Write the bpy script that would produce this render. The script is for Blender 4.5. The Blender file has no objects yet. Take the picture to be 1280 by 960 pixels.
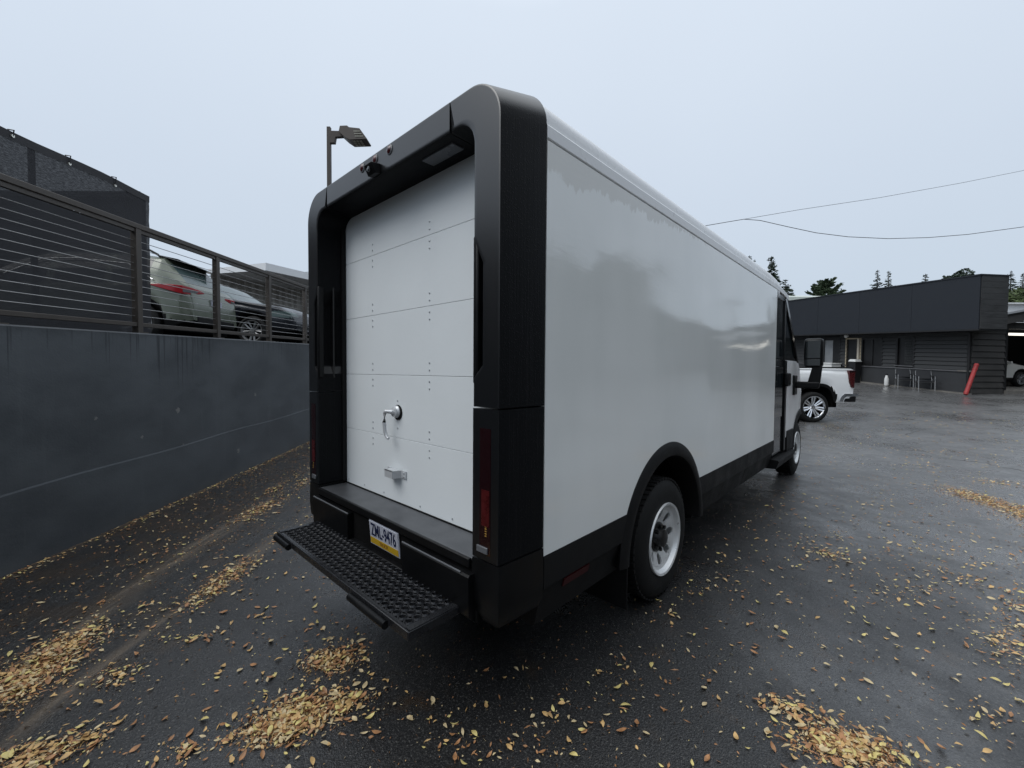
import bpy, math, random
import numpy as np
from mathutils import Vector, Matrix
random.seed(7)
sc = bpy.context.scene
COL = sc.collection
R = math.radians

# ------------------------------------------------------------------ camera, world, sun, exposure
FPX, YAW, PITCH, ROLL = 524.417, R(43.143), R(-1.829), R(0.413)
CAM = np.array([2.0417, -1.1344, 1.5049])
FW = np.array([-math.sin(YAW)*math.cos(PITCH), math.cos(YAW)*math.cos(PITCH), math.sin(PITCH)])
RT0 = np.array([math.cos(YAW), math.sin(YAW), 0.0]); UP0 = np.cross(RT0, FW)
RT = RT0*math.cos(ROLL) + UP0*math.sin(ROLL); UP = -RT0*math.sin(ROLL) + UP0*math.cos(ROLL)
cam = bpy.data.cameras.new('camera'); cam.sensor_width = 36; cam.lens = FPX/1280*36
cam.clip_start = .05; cam.clip_end = 3000
camo = bpy.data.objects.new('camera', cam); COL.objects.link(camo)
camo.matrix_world = Matrix([[RT[0], UP[0], -FW[0], CAM[0]], [RT[1], UP[1], -FW[1], CAM[1]], [RT[2], UP[2], -FW[2], CAM[2]], [0, 0, 0, 1]])
sc.camera = camo

world = bpy.data.worlds.new('World'); sc.world = world; world.use_nodes = True
wn = world.node_tree; wn.nodes.clear()
SUN_EL, SUN_AZ = R(50), R(203)          # sun direction, azimuth clockwise from +Y
def wnode(t, **k):
    n = wn.nodes.new(t)
    for a, b in k.items(): setattr(n, a, b)
    return n
sky = wnode('ShaderNodeTexSky', sky_type='NISHITA', sun_disc=False, sun_elevation=SUN_EL, sun_rotation=SUN_AZ)
bg1 = wnode('ShaderNodeBackground'); bg1.inputs[1].default_value = .07
wn.links.new(sky.outputs[0], bg1.inputs[0])
tc = wnode('ShaderNodeTexCoord')
nz = wnode('ShaderNodeTexNoise'); nz.inputs['Scale'].default_value = 2.2; nz.inputs['Detail'].default_value = 4
wn.links.new(tc.outputs['Generated'], nz.inputs['Vector'])
sep = wnode('ShaderNodeSeparateXYZ'); wn.links.new(tc.outputs['Generated'], sep.inputs[0])
ad = wnode('ShaderNodeMath', operation='MULTIPLY_ADD'); wn.links.new(nz.outputs[0], ad.inputs[0]); ad.inputs[1].default_value = .14
wn.links.new(sep.outputs[2], ad.inputs[2])
rp = wnode('ShaderNodeValToRGB')
for k_, (p_, c_) in enumerate(((.08, (.52, .605, .70)), (.42, (.60, .68, .785)), (.72, (.685, .765, .87)), (1.0, (1.22, 1.28, 1.34)))):
    e_ = rp.color_ramp.elements[k_] if k_ < 2 else rp.color_ramp.elements.new(p_)
    e_.position = p_; e_.color = (*c_, 1)
wn.links.new(ad.outputs[0], rp.inputs[0])
bg2 = wnode('ShaderNodeBackground'); bg2.inputs[1].default_value = 1.06
wn.links.new(rp.outputs[0], bg2.inputs[0])
mx = wnode('ShaderNodeMixShader'); mx.inputs[0].default_value = .92     # cloud layer over the clear sky
wn.links.new(bg1.outputs[0], mx.inputs[1]); wn.links.new(bg2.outputs[0], mx.inputs[2])
wo = wnode('ShaderNodeOutputWorld'); wn.links.new(mx.outputs[0], wo.inputs[0])

sun = bpy.data.lights.new('sun', 'SUN'); sun.energy = 1.25; sun.angle = R(40); sun.color = (1, .99, .97)
suno = bpy.data.objects.new('sun', sun); COL.objects.link(suno)
sdir = Vector((math.sin(SUN_AZ)*math.cos(SUN_EL), math.cos(SUN_AZ)*math.cos(SUN_EL), math.sin(SUN_EL)))
suno.rotation_euler = sdir.to_track_quat('Z', 'Y').to_euler(); suno.location = (0, -5, 30)
sc.view_settings.view_transform = 'Standard'; sc.view_settings.look = 'None'
sc.view_settings.exposure = .07; sc.view_settings.gamma = 1
sc.render.engine = 'CYCLES'
sc.cycles.max_bounces = 6; sc.cycles.use_denoising = True

# ------------------------------------------------------------------ surveying helpers (photo pixel + distance -> place)
def at(u, v, d): return CAM + d*(FW + RT*(u-640)/FPX - UP*(v-480)/FPX)
def ray(u, v): return at(u, v, 1) - CAM
def onX(u, v, X): r = ray(u, v); return CAM + r*(X-CAM[0])/r[0]
def onY(u, v, Y): r = ray(u, v); return CAM + r*(Y-CAM[1])/r[1]
FH = np.array([-math.sin(YAW), math.cos(YAW)]); RH = RT0[:2]
def ld(l, d, z=0): p = CAM[:2] + RH*l + FH*d; return np.array([p[0], p[1], z])
def to_ld(x, y): q = np.array([x, y]) - CAM[:2]; return q@RH, q@FH
WA = np.array([-2.517, -1.467]); WD = np.array([-.7096, .7046]); WN = np.array([.7046, .7096])   # retaining wall foot line
def wst(s, t, z): p = WA + WD*s + WN*t; return (p[0], p[1], z)
def on_wall(u, v, t):
    r = ray(u, v); q = WA + WN*t - CAM[:2]; k = (q@WN)/(r[:2]@WN); p = CAM + r*k
    return (p[:2]-WA)@WD, p[2]
WSL = .0339
def wtop(s): return 1.803 + WSL*s

# terrain heights (thin-plate spline through surveyed spots)
CP = []
for X in (-1.2, 1.5):
    for Y in (-3, 0, 2, 4, 6.6): l, d = to_ld(X, Y); CP.append((l, d, 0))
for l in (-5, 0, 5, 10):
    for d in (-8, -3, 1.5): CP.append((l, d, 0))
CP += [(-3.57, 2.92, .04), (-3.74, 7.68, .18), (-3.9, 13, .36), (-4.4, 25, .9), (8.04, 11.1, .18), (5, 11.1, .17), (11, 11.1, .22),
       (6, 5, 0), (10, 5.5, .02), (18.5, 17.3, .69), (18.2, 21.8, 1.03), (17.4, 27, 1.4), (20.5, 17.3, .72), (26, 17.3, .75), (4, 25, 1.1), (25, 8, .3), (22, 0, .1), (22, -8, 0)]
CP = np.array(CP)
def _phi(r2): return .5*r2*np.log(r2 + 1e-9)
_n = len(CP); _K = _phi(((CP[:, None, :2]-CP[None, :, :2])**2).sum(2)) + .02*np.eye(_n)
_Pm = np.c_[np.ones(_n), CP[:, :2]]
_sol = np.linalg.solve(np.block([[_K, _Pm], [_Pm.T, np.zeros((3, 3))]]), np.r_[CP[:, 2], 0, 0, 0])
def G(l, d):
    l = np.asarray(l, float); d = np.asarray(d, float)
    lc = np.clip(l, -12, 30); dc = np.clip(d, -8, 32)
    q = np.stack([lc.ravel(), dc.ravel()], 1)
    z = _phi(((q[:, None]-CP[None, :, :2])**2).sum(2))@_sol[:_n] + np.c_[np.ones(len(q)), q]@_sol[_n:]
    return np.clip(z, -.03, 1.6).reshape(l.shape)
def gz(x, y): l, d = to_ld(x, y); return float(G(np.array([l]), np.array([d]))[0])
def hit(u, v):
    z = 0.
    for _ in range(40):
        r = ray(u, v)
        if r[2] >= -1e-4: return None
        p = CAM + r*(z-CAM[2])/r[2]; zn = gz(p[0], p[1]); z = .5*z + .5*zn
    return np.array([p[0], p[1], gz(p[0], p[1])])

# ------------------------------------------------------------------ mesh helpers
class MB:
    def __init__(s, fn=None): s.v = []; s.f = []; s.fn = fn; s.m = []; s.cm = 0
    def add(s, vs, fs):
        o = len(s.v)
        s.v += [tuple(s.fn(*p)) if s.fn else tuple(p) for p in vs]
        s.f += [tuple(i+o for i in f) for f in fs]; s.m += [s.cm]*len(fs)
        return s
    def box(s, x0, x1, y0, y1, z0, z1):
        return s.add([(x0,y0,z0),(x1,y0,z0),(x1,y1,z0),(x0,y1,z0),(x0,y0,z1),(x1,y0,z1),(x1,y1,z1),(x0,y1,z1)],
                     [(3,2,1,0),(4,5,6,7),(0,1,5,4),(1,2,6,5),(2,3,7,6),(3,0,4,7)])
    def grid(s, rows, closed=False):
        n = len(rows[0]); vs = [p for r in rows for p in r]; fs = []
        for i in range(len(rows)-1):
            for j in range(n if closed else n-1):
                k = (j+1) % n
                fs.append((i*n+j, i*n+k, (i+1)*n+k, (i+1)*n+j))
        return s.add(vs, fs)
    def loft(s, rows):                    # closed rings with end caps
        n = len(rows[0]); s.grid(rows, True)
        s.add(rows[0], [tuple(range(n))[::-1]]); s.add(rows[-1], [tuple(range(n))])
        return s
    def prism(s, poly, axis, a0, a1):     # poly in the other two coordinates
        def P(p, a): return {0: (a, p[0], p[1]), 1: (p[0], a, p[1]), 2: (p[0], p[1], a)}[axis]
        return s.loft([[P(p, a0) for p in poly], [P(p, a1) for p in poly]])
    def tube(s, path, r, n=8, r1=None):
        path = [Vector(p) for p in path]; rows = []
        for i, p in enumerate(path):
            d = (path[min(i+1, len(path)-1)] - path[max(i-1, 0)]).normalized()
            a = d.cross(Vector((0, 0, 1)))
            if a.length < .05: a = d.cross(Vector((1, 0, 0)))
            a.normalize(); b = d.cross(a)
            rr = r if r1 is None else r + (r1-r)*i/max(1, len(path)-1)
            rows.append([tuple(p + a*rr*math.cos(2*math.pi*k/n) + b*rr*math.sin(2*math.pi*k/n)) for k in range(n)])
        return s.loft(rows)
    def lathe(s, prof, c, axis, n=32, cap=True):   # prof: (radius, offset along axis)
        rows = []
        for r, o in prof:
            row = []
            for k in range(n):
                a = 2*math.pi*k/n; ca, sa = r*math.cos(a), r*math.sin(a)
                row.append({0: (c[0]+o, c[1]+ca, c[2]+sa), 1: (c[0]+ca, c[1]+o, c[2]+sa), 2: (c[0]+ca, c[1]+sa, c[2]+o)}[axis])
            rows.append(row)
        return s.loft(rows) if cap else s.grid(rows, True)

def obj_from(name, mb, mat, parent=None, smooth=None, bev=0, origin=None):
    off = Vector((0, 0, 0))
    if parent is not None: off = origin_of(parent)
    elif origin is not None: off = Vector(origin)
    me = bpy.data.meshes.new(name)
    me.from_pydata([tuple(Vector(p)-off) for p in mb.v], [], mb.f)
    mats = mat if isinstance(mat, (list, tuple)) else [mat]
    for m in mats: me.materials.append(m)
    if len(mats) > 1: me.polygons.foreach_set('material_index', mb.m)
    me.validate(); 
    import bmesh
    bm = bmesh.new(); bm.from_mesh(me); bmesh.ops.remove_doubles(bm, verts=bm.verts, dist=1e-5); bmesh.ops.recalc_face_normals(bm, faces=bm.faces); bm.to_mesh(me); bm.free()
    if smooth:
        me.polygons.foreach_set('use_smooth', [True]*len(me.polygons)); me.set_sharp_from_angle(angle=R(smooth))
    o = bpy.data.objects.new(name, me); COL.objects.link(o)
    if parent is not None: o.parent = parent
    elif origin is not None: o.location = origin
    if bev:
        b = o.modifiers.new('bevel', 'BEVEL'); b.width = bev; b.segments = 2; b.limit_method = 'ANGLE'; b.angle_limit = R(40)
        me.polygons.foreach_set('use_smooth', [True]*len(me.polygons)); me.set_sharp_from_angle(angle=R(smooth or 35))
    return o
_org = {}
def origin_of(o):
    v = Vector((0, 0, 0))
    while o is not None: v += o.location; o = o.parent
    return v
part = obj_from
def tag(o, label=None, cat=None, group=None, kind=None):
    if label: o['label'] = label
    if cat: o['category'] = cat
    if group: o['group'] = group
    if kind: o['kind'] = kind
    return o
def thing(name, label, cat, loc, group=None):
    o = bpy.data.objects.new(name, None); COL.objects.link(o); o.location = tuple(loc); o.empty_display_size = .2
    return tag(o, label, cat, group)

# ------------------------------------------------------------------ materials
def mat(name, col, rough=.5, metal=0., var=.08, vscale=3., bump=0., bscale=60., rvar=.1, spec=.5, ior=1.45, coat=0., stretch=(1, 1, 1), trans=0.):
    m = bpy.data.materials.new(name); m.use_nodes = True; nt = m.node_tree; N = nt.nodes; L = nt.links
    b = N['Principled BSDF']
    tcn = N.new('ShaderNodeTexCoord'); mp = N.new('ShaderNodeMapping'); mp.inputs['Scale'].default_value = stretch
    L.new(tcn.outputs['Object'], mp.inputs['Vector'])
    n1 = N.new('ShaderNodeTexNoise'); n1.inputs['Scale'].default_value = vscale; n1.inputs['Detail'].default_value = 6
    L.new(mp.outputs[0], n1.inputs['Vector'])
    mixc = N.new('ShaderNodeMix'); mixc.data_type = 'RGBA'
    mixc.inputs[6].default_value = tuple(c*(1-var*1.6) for c in col)+(1,); mixc.inputs[7].default_value = tuple(min(1, c*(1+var*1.6)) for c in col)+(1,)
    L.new(n1.outputs[0], mixc.inputs[0]); L.new(mixc.outputs[2], b.inputs['Base Color'])
    mr = N.new('ShaderNodeMapRange'); mr.inputs['From Min'].default_value = .3; mr.inputs['From Max'].default_value = .7
    mr.inputs['To Min'].default_value = max(.02, rough-rvar); mr.inputs['To Max'].default_value = min(1, rough+rvar)
    L.new(n1.outputs[0], mr.inputs[0]); L.new(mr.outputs[0], b.inputs['Roughness'])
    b.inputs['Metallic'].default_value = metal; b.inputs['IOR'].default_value = ior
    b.inputs['Coat Weight'].default_value = coat; b.inputs['Coat Roughness'].default_value = .06
    b.inputs['Transmission Weight'].default_value = trans
    b.inputs['Specular IOR Level'].default_value = spec
    if bump:
        n2 = N.new('ShaderNodeTexNoise'); n2.inputs['Scale'].default_value = bscale; n2.inputs['Detail'].default_value = 4
        L.new(mp.outputs[0], n2.inputs['Vector'])
        bp = N.new('ShaderNodeBump'); bp.inputs['Strength'].default_value = 1; bp.inputs['Distance'].default_value = bump
        L.new(n2.outputs[0], bp.inputs['Height']); L.new(bp.outputs[0], b.inputs['Normal'])
        m['bump'] = 1
    return m
class NT:
    """small helper to write node graphs"""
    def __init__(s, m): s.m = m; m.use_nodes = True; s.N = m.node_tree.nodes; s.L = m.node_tree.links; s.b = s.N['Principled BSDF']
    def n(s, t, ins={}, **k):
        x = s.N.new(t)
        for a, c in k.items(): setattr(x, a, c)
        for a, c in ins.items():
            if hasattr(c, 'is_output'): s.L.new(c, x.inputs[a])
            else: x.inputs[a].default_value = c
        return x
    def math(s, op, a, b=0., c=0.): return s.n('ShaderNodeMath', {0: a, 1: b, 2: c}, operation=op).outputs[0]
    def noise(s, vec, scale, detail=5, rough=.5): return s.n('ShaderNodeTexNoise', {'Vector': vec, 'Scale': scale, 'Detail': detail, 'Roughness': rough}).outputs[0]
    def ramp(s, fac, lo, hi, a=0., b=1.): return s.n('ShaderNodeMapRange', {0: fac, 1: lo, 2: hi, 3: a, 4: b}, interpolation_type='SMOOTHSTEP').outputs[0]
    def mix(s, f, a, b): return s.n('ShaderNodeMix', {0: f, 6: a, 7: b}, data_type='RGBA').outputs[2]
    def scale(s, vec, sx, sy, sz): return s.n('ShaderNodeMapping', {'Vector': vec, 'Scale': (sx, sy, sz)}).outputs[0]
    def bump(s, h, dist, nrm=None):
        x = s.n('ShaderNodeBump', {'Height': h, 'Distance': dist, 'Strength': 1.})
        if nrm is not None: s.L.new(nrm, x.inputs['Normal'])
        return x.outputs[0]
    def out(s, **k):
        for a, c in k.items():
            a = a.replace('_', ' ')
            if hasattr(c, 'is_output'): s.L.new(c, s.b.inputs[a])
            else: s.b.inputs[a].default_value = c

M = {}
M['white_gloss'] = mat('white_gloss_paint', (.80, .80, .80), .16, var=.015, bump=.0006, bscale=9, rvar=.05, ior=1.6)
M['white_roof'] = mat('white_roof_paint', (.80, .81, .82), .3, var=.03, vscale=1.5, bump=.0008, bscale=20)
M['door_white'] = mat('door_white_paint', (.77, .81, .83), .38, var=.02, bump=.0006, bscale=40, rvar=.05)
M['hardware'] = mat('painted_metal_hardware', (.62, .64, .66), .35, metal=.3, var=.05)
M['rivet'] = mat('rivet_metal', (.55, .58, .60), .35, metal=.5)
M['black_plastic'] = mat('black_moulded_plastic', (.0045, .0048, .0054), .38, var=.25, vscale=8, bump=.0006, bscale=260, rvar=.1, spec=.28)
M['black_rough'] = mat('black_textured_plastic', (.005, .005, .0054), .6, var=.3, vscale=6, bump=.001, bscale=350, spec=.3)
M['black_gloss'] = mat('black_gloss_panel', (.008, .008, .009), .12, var=.2, rvar=.05)
M['glass_dark'] = mat('dark_tinted_glass', (.012, .016, .018), .05, var=.2, rvar=.03, ior=1.6)
M['rubber'] = mat('tyre_rubber', (.010, .010, .010), .7, var=.3, vscale=12, bump=.002, bscale=120, spec=.3)
M['steel'] = mat('silver_steel_wheel', (.74, .75, .75), .34, metal=.4, var=.12, vscale=10)
M['hub'] = mat('black_hub', (.01, .01, .01), .35, var=.2)
M['chrome'] = mat('polished_alloy', (.75, .76, .78), .14, metal=1, var=.05)
M['alloy_grey'] = mat('dull_grey_alloy', (.28, .285, .29), .4, metal=.5, var=.1)
M['red_lens'] = mat('red_lens', (.055, .003, .004), .3, var=.5, vscale=25, ior=1.6)
M['car_lens'] = mat('bright_red_lens', (.30, .014, .02), .2, var=.2)
M['red_dark'] = mat('smoked_red_lens', (.012, .002, .003), .12, var=.2, ior=1.6)
M['marker_red'] = mat('dull_red_marker', (.05, .006, .007), .55, var=.2, spec=.3)
M['amber'] = mat('amber_lens', (.35, .20, .05), .3)
M['reflector'] = mat('grey_reflector', (.11, .115, .125), .3, var=.1)
M['underbody'] = mat('underbody_black', (.006, .006, .006), .85, var=.3, spec=.1)
M['step_metal'] = mat('black_coated_step', (.022, .023, .026), .26, metal=.35, var=.3, vscale=20, bump=.0005, bscale=200)
M['plate_white'] = mat('plate_white', (.46, .48, .55), .4, var=.03)
M['plate_yellow'] = mat('plate_yellow', (.50, .32, .02), .4, var=.05)
M['plate_ink'] = mat('plate_blue_ink', (.012, .018, .06), .5, var=.05)
M['plate_red'] = mat('plate_brown_ink', (.25, .10, .02), .5, var=.05)
M['rail_bronze'] = mat('bronze_railing_metal', (.078, .068, .060), .42, metal=.35, var=.15, vscale=6, bump=.0004, bscale=300)
M['cable'] = mat('stainless_cable', (.42, .42, .42), .35, metal=.8)
M['pole_bronze'] = mat('bronze_pole_metal', (.062, .052, .045), .5, metal=.2, var=.15)
M['lamp_lens'] = mat('lamp_lens', (.35, .34, .28), .3)
M['fence_pole'] = mat('dark_fence_pole', (.02, .019, .022), .5)
M['grommet'] = mat('brass_grommet', (.8, .78, .7), .25, metal=.6)
M['fascia'] = mat('dark_blue_fascia_panel', (.013, .0165, .023), .6, var=.12, vscale=1.2, bump=.002, bscale=40)
M['siding'] = mat('charcoal_siding', (.044, .045, .046), .6, var=.25, vscale=2, bump=.002, bscale=30, stretch=(1, 1, 5))
M['siding_brown'] = mat('brown_charcoal_siding', (.048, .046, .044), .65, var=.3, vscale=2, bump=.003, bscale=30)
M['stucco'] = mat('dark_stucco', (.040, .042, .045), .8, var=.2, vscale=4, bump=.004, bscale=80)
M['trim_dark'] = mat('dark_trim', (.012, .012, .013), .5, var=.2)
M['ledge'] = mat('grey_ledge_paint', (.12, .12, .125), .6, var=.25, vscale=6)
M['curb'] = mat('pale_concrete_curb', (.17, .16, .145), .8, var=.3, vscale=5, bump=.004, bscale=60)
M['interior'] = mat('dim_interior_wall', (.45, .38, .27), .8, var=.15)
M['inner_door'] = mat('beige_interior_door', (.40, .36, .28), .6, var=.06)
M['pale_wood'] = mat('pale_post_paint', (.55, .49, .40), .6, var=.1)
M['blind'] = mat('grey_window_blind', (.10, .105, .105), .4, var=.15)
M['pane_pale'] = mat('painted_reflection_pane', (.30, .31, .32), .1, var=.35, vscale=1.5, ior=1.6)
M['white_plastic'] = mat('white_plastic', (.72, .72, .70), .4, var=.05)
M['red_plastic'] = mat('faded_red_plastic', (.34, .035, .035), .55, var=.25, vscale=5)
M['chair_dark'] = mat('dark_woven_seat', (.022, .024, .028), .6, var=.2, bump=.002, bscale=200)
M['pale_roof'] = mat('pale_metal_roof', (.56, .60, .55), .5, var=.08)
M['white_metal'] = mat('white_metal_roof', (.78, .79, .80), .45, var=.05)
M['corrugated'] = mat('grey_corrugated_wall', (.42, .40, .37), .5, var=.12)
M['bark'] = mat('tree_bark', (.06, .045, .035), .9, var=.3, vscale=8, bump=.01, bscale=20)
M['needles'] = mat('conifer_needles', (.030, .048, .032), .7, var=.45, vscale=.8)
M['needles_blue'] = mat('grey_green_needles', (.048, .065, .055), .7, var=.4, vscale=.8)
M['cedar'] = mat('cedar_foliage', (.050, .075, .040), .7, var=.4, vscale=1.)
M['broadleaf'] = mat('broadleaf_foliage', (.060, .085, .030), .7, var=.5, vscale=.8)
M['wire'] = mat('wire_black', (.02, .02, .022), .6)
M['strip_light'] = mat('fluorescent_tube', (.9, .9, .9), .4)
_nt = NT(M['strip_light']); _nt.out(Emission_Color=(1, .95, .85, 1), Emission_Strength=1.4)
M['truck_white'] = mat('pearl_white_paint', (.86, .87, .87), .15, var=.015, ior=1.6, rvar=.03)
M['sage_paint'] = mat('sage_green_paint', (.125, .142, .112), .22, metal=.15, var=.06, ior=1.6)
M['navy_paint'] = mat('blue_black_car_paint', (.012, .014, .019), .2, metal=.1, var=.1, ior=1.45, spec=.4)
M['grey_paint'] = mat('dark_grey_car_paint', (.022, .024, .027), .22, metal=.1, var=.1, ior=1.45, spec=.4)
M['silver_suv'] = mat('white_suv_paint', (.66, .66, .63), .2, var=.03)
M['glass_pale'] = mat('pale_reflective_glass', (.07, .10, .098), .14, var=.2, ior=1.45, spec=.28)
M['leafA'] = mat('ochre_leaf', (.62, .36, .15), .5, var=.5, vscale=22)
M['leafB'] = mat('tan_leaf', (.66, .45, .26), .5, var=.5, vscale=22)
M['leafC'] = mat('brown_leaf', (.36, .18, .08), .45, var=.55, vscale=22)
M['leafD'] = mat('yellow_leaf', (.72, .52, .20), .5, var=.4, vscale=22)
M['leafE'] = mat('red_leaf', (.36, .07, .03), .55, var=.2, vscale=30)
M['terrace'] = mat('dark_wet_terrace', (.035, .034, .033), .5, var=.3)

# van side panel: gloss film with waviness and water-soaked streaks under the roof seam
m = bpy.data.materials.new('van_side_film'); t = NT(m); P = t.n('ShaderNodeTexCoord').outputs['Object']
wv = t.noise(t.scale(P, 1, .6, 1.5), 1.7, 1.2); fine = t.noise(t.scale(P, 1, 8, 55), 1., 3); peel = t.noise(P, 70, 2)
xyz = t.n('ShaderNodeSeparateXYZ', {0: P}).outputs
edge = t.noise(t.scale(P, 0, 5, 5), 1., 6, .65)
drip = t.noise(t.scale(P, 0, 9, .8), 3., 4)
lim = t.math('MULTIPLY_ADD', t.math('MULTIPLY_ADD', edge, .6, t.math('MULTIPLY', drip, .4)), -.32, t.math('MULTIPLY_ADD', xyz[1], .075, 2.475))
wet = t.ramp(t.math('SUBTRACT', xyz[2], lim), -.006, .014)
film = t.ramp(t.noise(t.scale(P, 0, .9, .35), 1.5, 4), .35, .7)
base = t.mix(film, (.79, .81, .795, 1), (.87, .885, .87, 1)); base = t.mix(wet, base, (.66, .66, .63, 1))
h = t.math('ADD', t.math('MULTIPLY', wv, .42), t.math('ADD', t.math('MULTIPLY', fine, .014), t.math('MULTIPLY', peel, .007)))
t.out(Base_Color=base, Roughness=t.math('MULTIPLY_ADD', film, .04, .05), IOR=1.75, Normal=t.bump(h, .02)); M['film'] = m

# rear surround: black plastic with vertical rain streaks
m = bpy.data.materials.new('rain_streaked_black_plastic'); t = NT(m); P = t.n('ShaderNodeTexCoord').outputs['Object']
st = t.noise(t.scale(P, 120, 120, 1.6), 1., 4, .7); dr = t.n('ShaderNodeTexVoronoi', {'Vector': P, 'Scale': 95.}).outputs[0]
drop = t.ramp(dr, .18, .34, 1, 0)
nx_ = t.n('ShaderNodeSeparateXYZ', {0: t.n('ShaderNodeTexCoord').outputs['Normal']}).outputs
side_ = t.math('SUBTRACT', 1., t.math('MAXIMUM', t.ramp(nx_[1], -.35, -.75), t.ramp(nx_[2], .15, .5)))
base = t.mix(t.math('MULTIPLY', t.ramp(st, .5, .75), side_), (.004, .0045, .0055, 1), (.010, .0105, .012, 1))
st = t.math('MULTIPLY_ADD', t.math('SUBTRACT', st, .5), t.math('MULTIPLY_ADD', side_, .8, .2), .5)      # streaks mostly on sides; extra sheen put on rear and top faces by facing
t.out(Specular_IOR_Level=t.math('MULTIPLY_ADD', side_, -.74, .88), Base_Color=base, Roughness=t.math('MULTIPLY_ADD', side_, .25, .30), Normal=t.bump(t.math('MULTIPLY', t.math('MULTIPLY_ADD', drop, .5, st), t.math('MULTIPLY_ADD', side_, .96, .04)), .0014)); M['surround'] = m

# tread plate
m = bpy.data.materials.new('black_tread_plate'); t = NT(m); P = t.n('ShaderNodeTexCoord').outputs['Object']
mp = t.n('ShaderNodeMapping', {'Vector': P, 'Rotation': (0, 0, R(45)), 'Scale': (38, 38, 38)}).outputs[0]
ck = t.n('ShaderNodeTexVoronoi', {'Vector': mp, 'Scale': 1., 'Randomness': 0.}).outputs[0]
t.out(Base_Color=t.mix(t.noise(P, 12), (.09, .095, .105, 1), (.17, .175, .185, 1)), Roughness=.38, Metallic=.6, Normal=t.bump(t.ramp(ck, .2, .4, 1, 0), .002)); M['tread'] = m

# retaining wall: dark painted concrete, drips from the top edge, patches
m = bpy.data.materials.new('dark_painted_concrete'); t = NT(m); UVn = t.n('ShaderNodeUVMap', uv_map='st').outputs[0]
uv = t.n('ShaderNodeSeparateXYZ', {0: UVn}).outputs
big = t.noise(t.scale(UVn, .7, 1.2, 1), 1.6, 7, .62); vert = t.noise(t.scale(UVn, 9, .6, 1), 1., 5, .6); vert2 = t.noise(t.scale(UVn, 26, .8, 1), 1., 4, .6)
col1 = t.noise(t.scale(UVn, 16, .05, 1), 1., 4, .7); col2 = t.noise(t.scale(UVn, .9, .05, 1), 1., 2)
lng = t.math('MULTIPLY', t.ramp(col1, .47, .68, 0, .85), t.ramp(col2, .38, .62, .12, 1.))
dripm = t.math('MULTIPLY', t.ramp(t.math('ADD', lng, uv[1]), -.02, .22), t.ramp(col1, .49, .53))
rim_ = t.ramp(t.math('ADD', uv[1], t.math('MULTIPLY', t.noise(UVn, 9, 4), .12)), -.02, .10)
dripm = t.math('MAXIMUM', t.math('MULTIPLY', dripm, .85), t.math('MULTIPLY', rim_, .7))
streak = t.ramp(vert, .55, .75)
base = t.mix(t.ramp(big, .3, .7), (.050, .057, .065, 1), (.078, .088, .098, 1))
base = t.mix(t.math('MULTIPLY', streak, .5), base, (.085, .095, .105, 1)); base = t.mix(t.math('MULTIPLY', dripm, .9), base, (.014, .017, .021, 1))
spot = t.n('ShaderNodeTexVoronoi', {'Vector': UVn, 'Scale': 2.6}).outputs[0]
base = t.mix(t.math('MULTIPLY', t.ramp(t.math('ADD', spot, t.math('MULTIPLY', t.math('SUBTRACT', t.noise(UVn, 22, 3, .7), .5), .30)), .05, .075, 1, 0), t.ramp(t.noise(UVn, .9, 2), .46, .54)), base, (.17, .17, .165, 1))
hh = t.math('ADD', t.math('MULTIPLY', big, .5), t.math('MULTIPLY', t.noise(UVn, 60, 4), .08))
t.out(Base_Color=base, Roughness=t.ramp(big, .3, .7, .30, .52), Normal=t.bump(hh, .012)); M['wall'] = m

# asphalt lot: wet patches, aggregate, leaf-litter stains, ridges along the wall
m = bpy.data.materials.new('wet_asphalt'); t = NT(m); P = t.n('ShaderNodeTexCoord').outputs['Object']
UVn = t.n('ShaderNodeUVMap', uv_map='st').outputs[0]; uv = t.n('ShaderNodeSeparateXYZ', {0: UVn}).outputs
pw = t.n('ShaderNodeSeparateXYZ', {0: P}).outputs
agg = t.n('ShaderNodeTexVoronoi', {'Vector': P, 'Scale': 150.}).outputs[0]; agg2 = t.noise(P, 60, 5, .7)
big = t.noise(P, .55, 6, .6); med = t.noise(P, 3.2, 6, .65); stretch = t.noise(t.scale(UVn, .35, 3.2, 1), 1., 5, .65)
wob = t.math('MULTIPLY', t.math('SUBTRACT', t.noise(P, 1.1, 4), .5), .35)
tt = t.math('ADD', uv[1], wob)
def band(c, w): return t.ramp(t.math('ABSOLUTE', t.math('SUBTRACT', tt, c)), 0., w, 1, 0)
litter_edge = t.ramp(t.math('ADD', uv[1], t.math('MULTIPLY', med, .25)), -.02, .26, 1, 0)
lin = t.math('MAXIMUM', t.math('MULTIPLY', band(1.0, .16), t.ramp(stretch, .42, .62)), t.math('MULTIPLY', band(1.5, .13), t.ramp(stretch, .45, .65)))
strip = t.ramp(uv[1], 2.2, .6, 0, 1)
dirt = t.math('MULTIPLY', t.ramp(t.math('ADD', med, t.math('MULTIPLY', strip, .13)), .56, .72), .55)
base = t.mix(t.ramp(big, .3, .7), (.010, .0103, .011, 1), (.021, .0213, .022, 1))
sky_sheen = t.ramp(t.math('ADD', t.math('MULTIPLY_ADD', pw[0], .75, t.math('MULTIPLY', pw[1], .32)), t.math('MULTIPLY_ADD', big, 3., t.math('MULTIPLY', stretch, 2.))), 3.6, 7.0)
base = t.mix(sky_sheen, base, t.mix(t.ramp(med, .35, .65), (.105, .106, .107, 1), (.180, .180, .181, 1)))  # paler base towards the right stands in for sky sheen on wet asphalt
base = t.mix(t.math('MULTIPLY', t.ramp(t.noise(P, 105, 4, .85), .54, .66), .9), base, (.13, .127, .12, 1))
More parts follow.
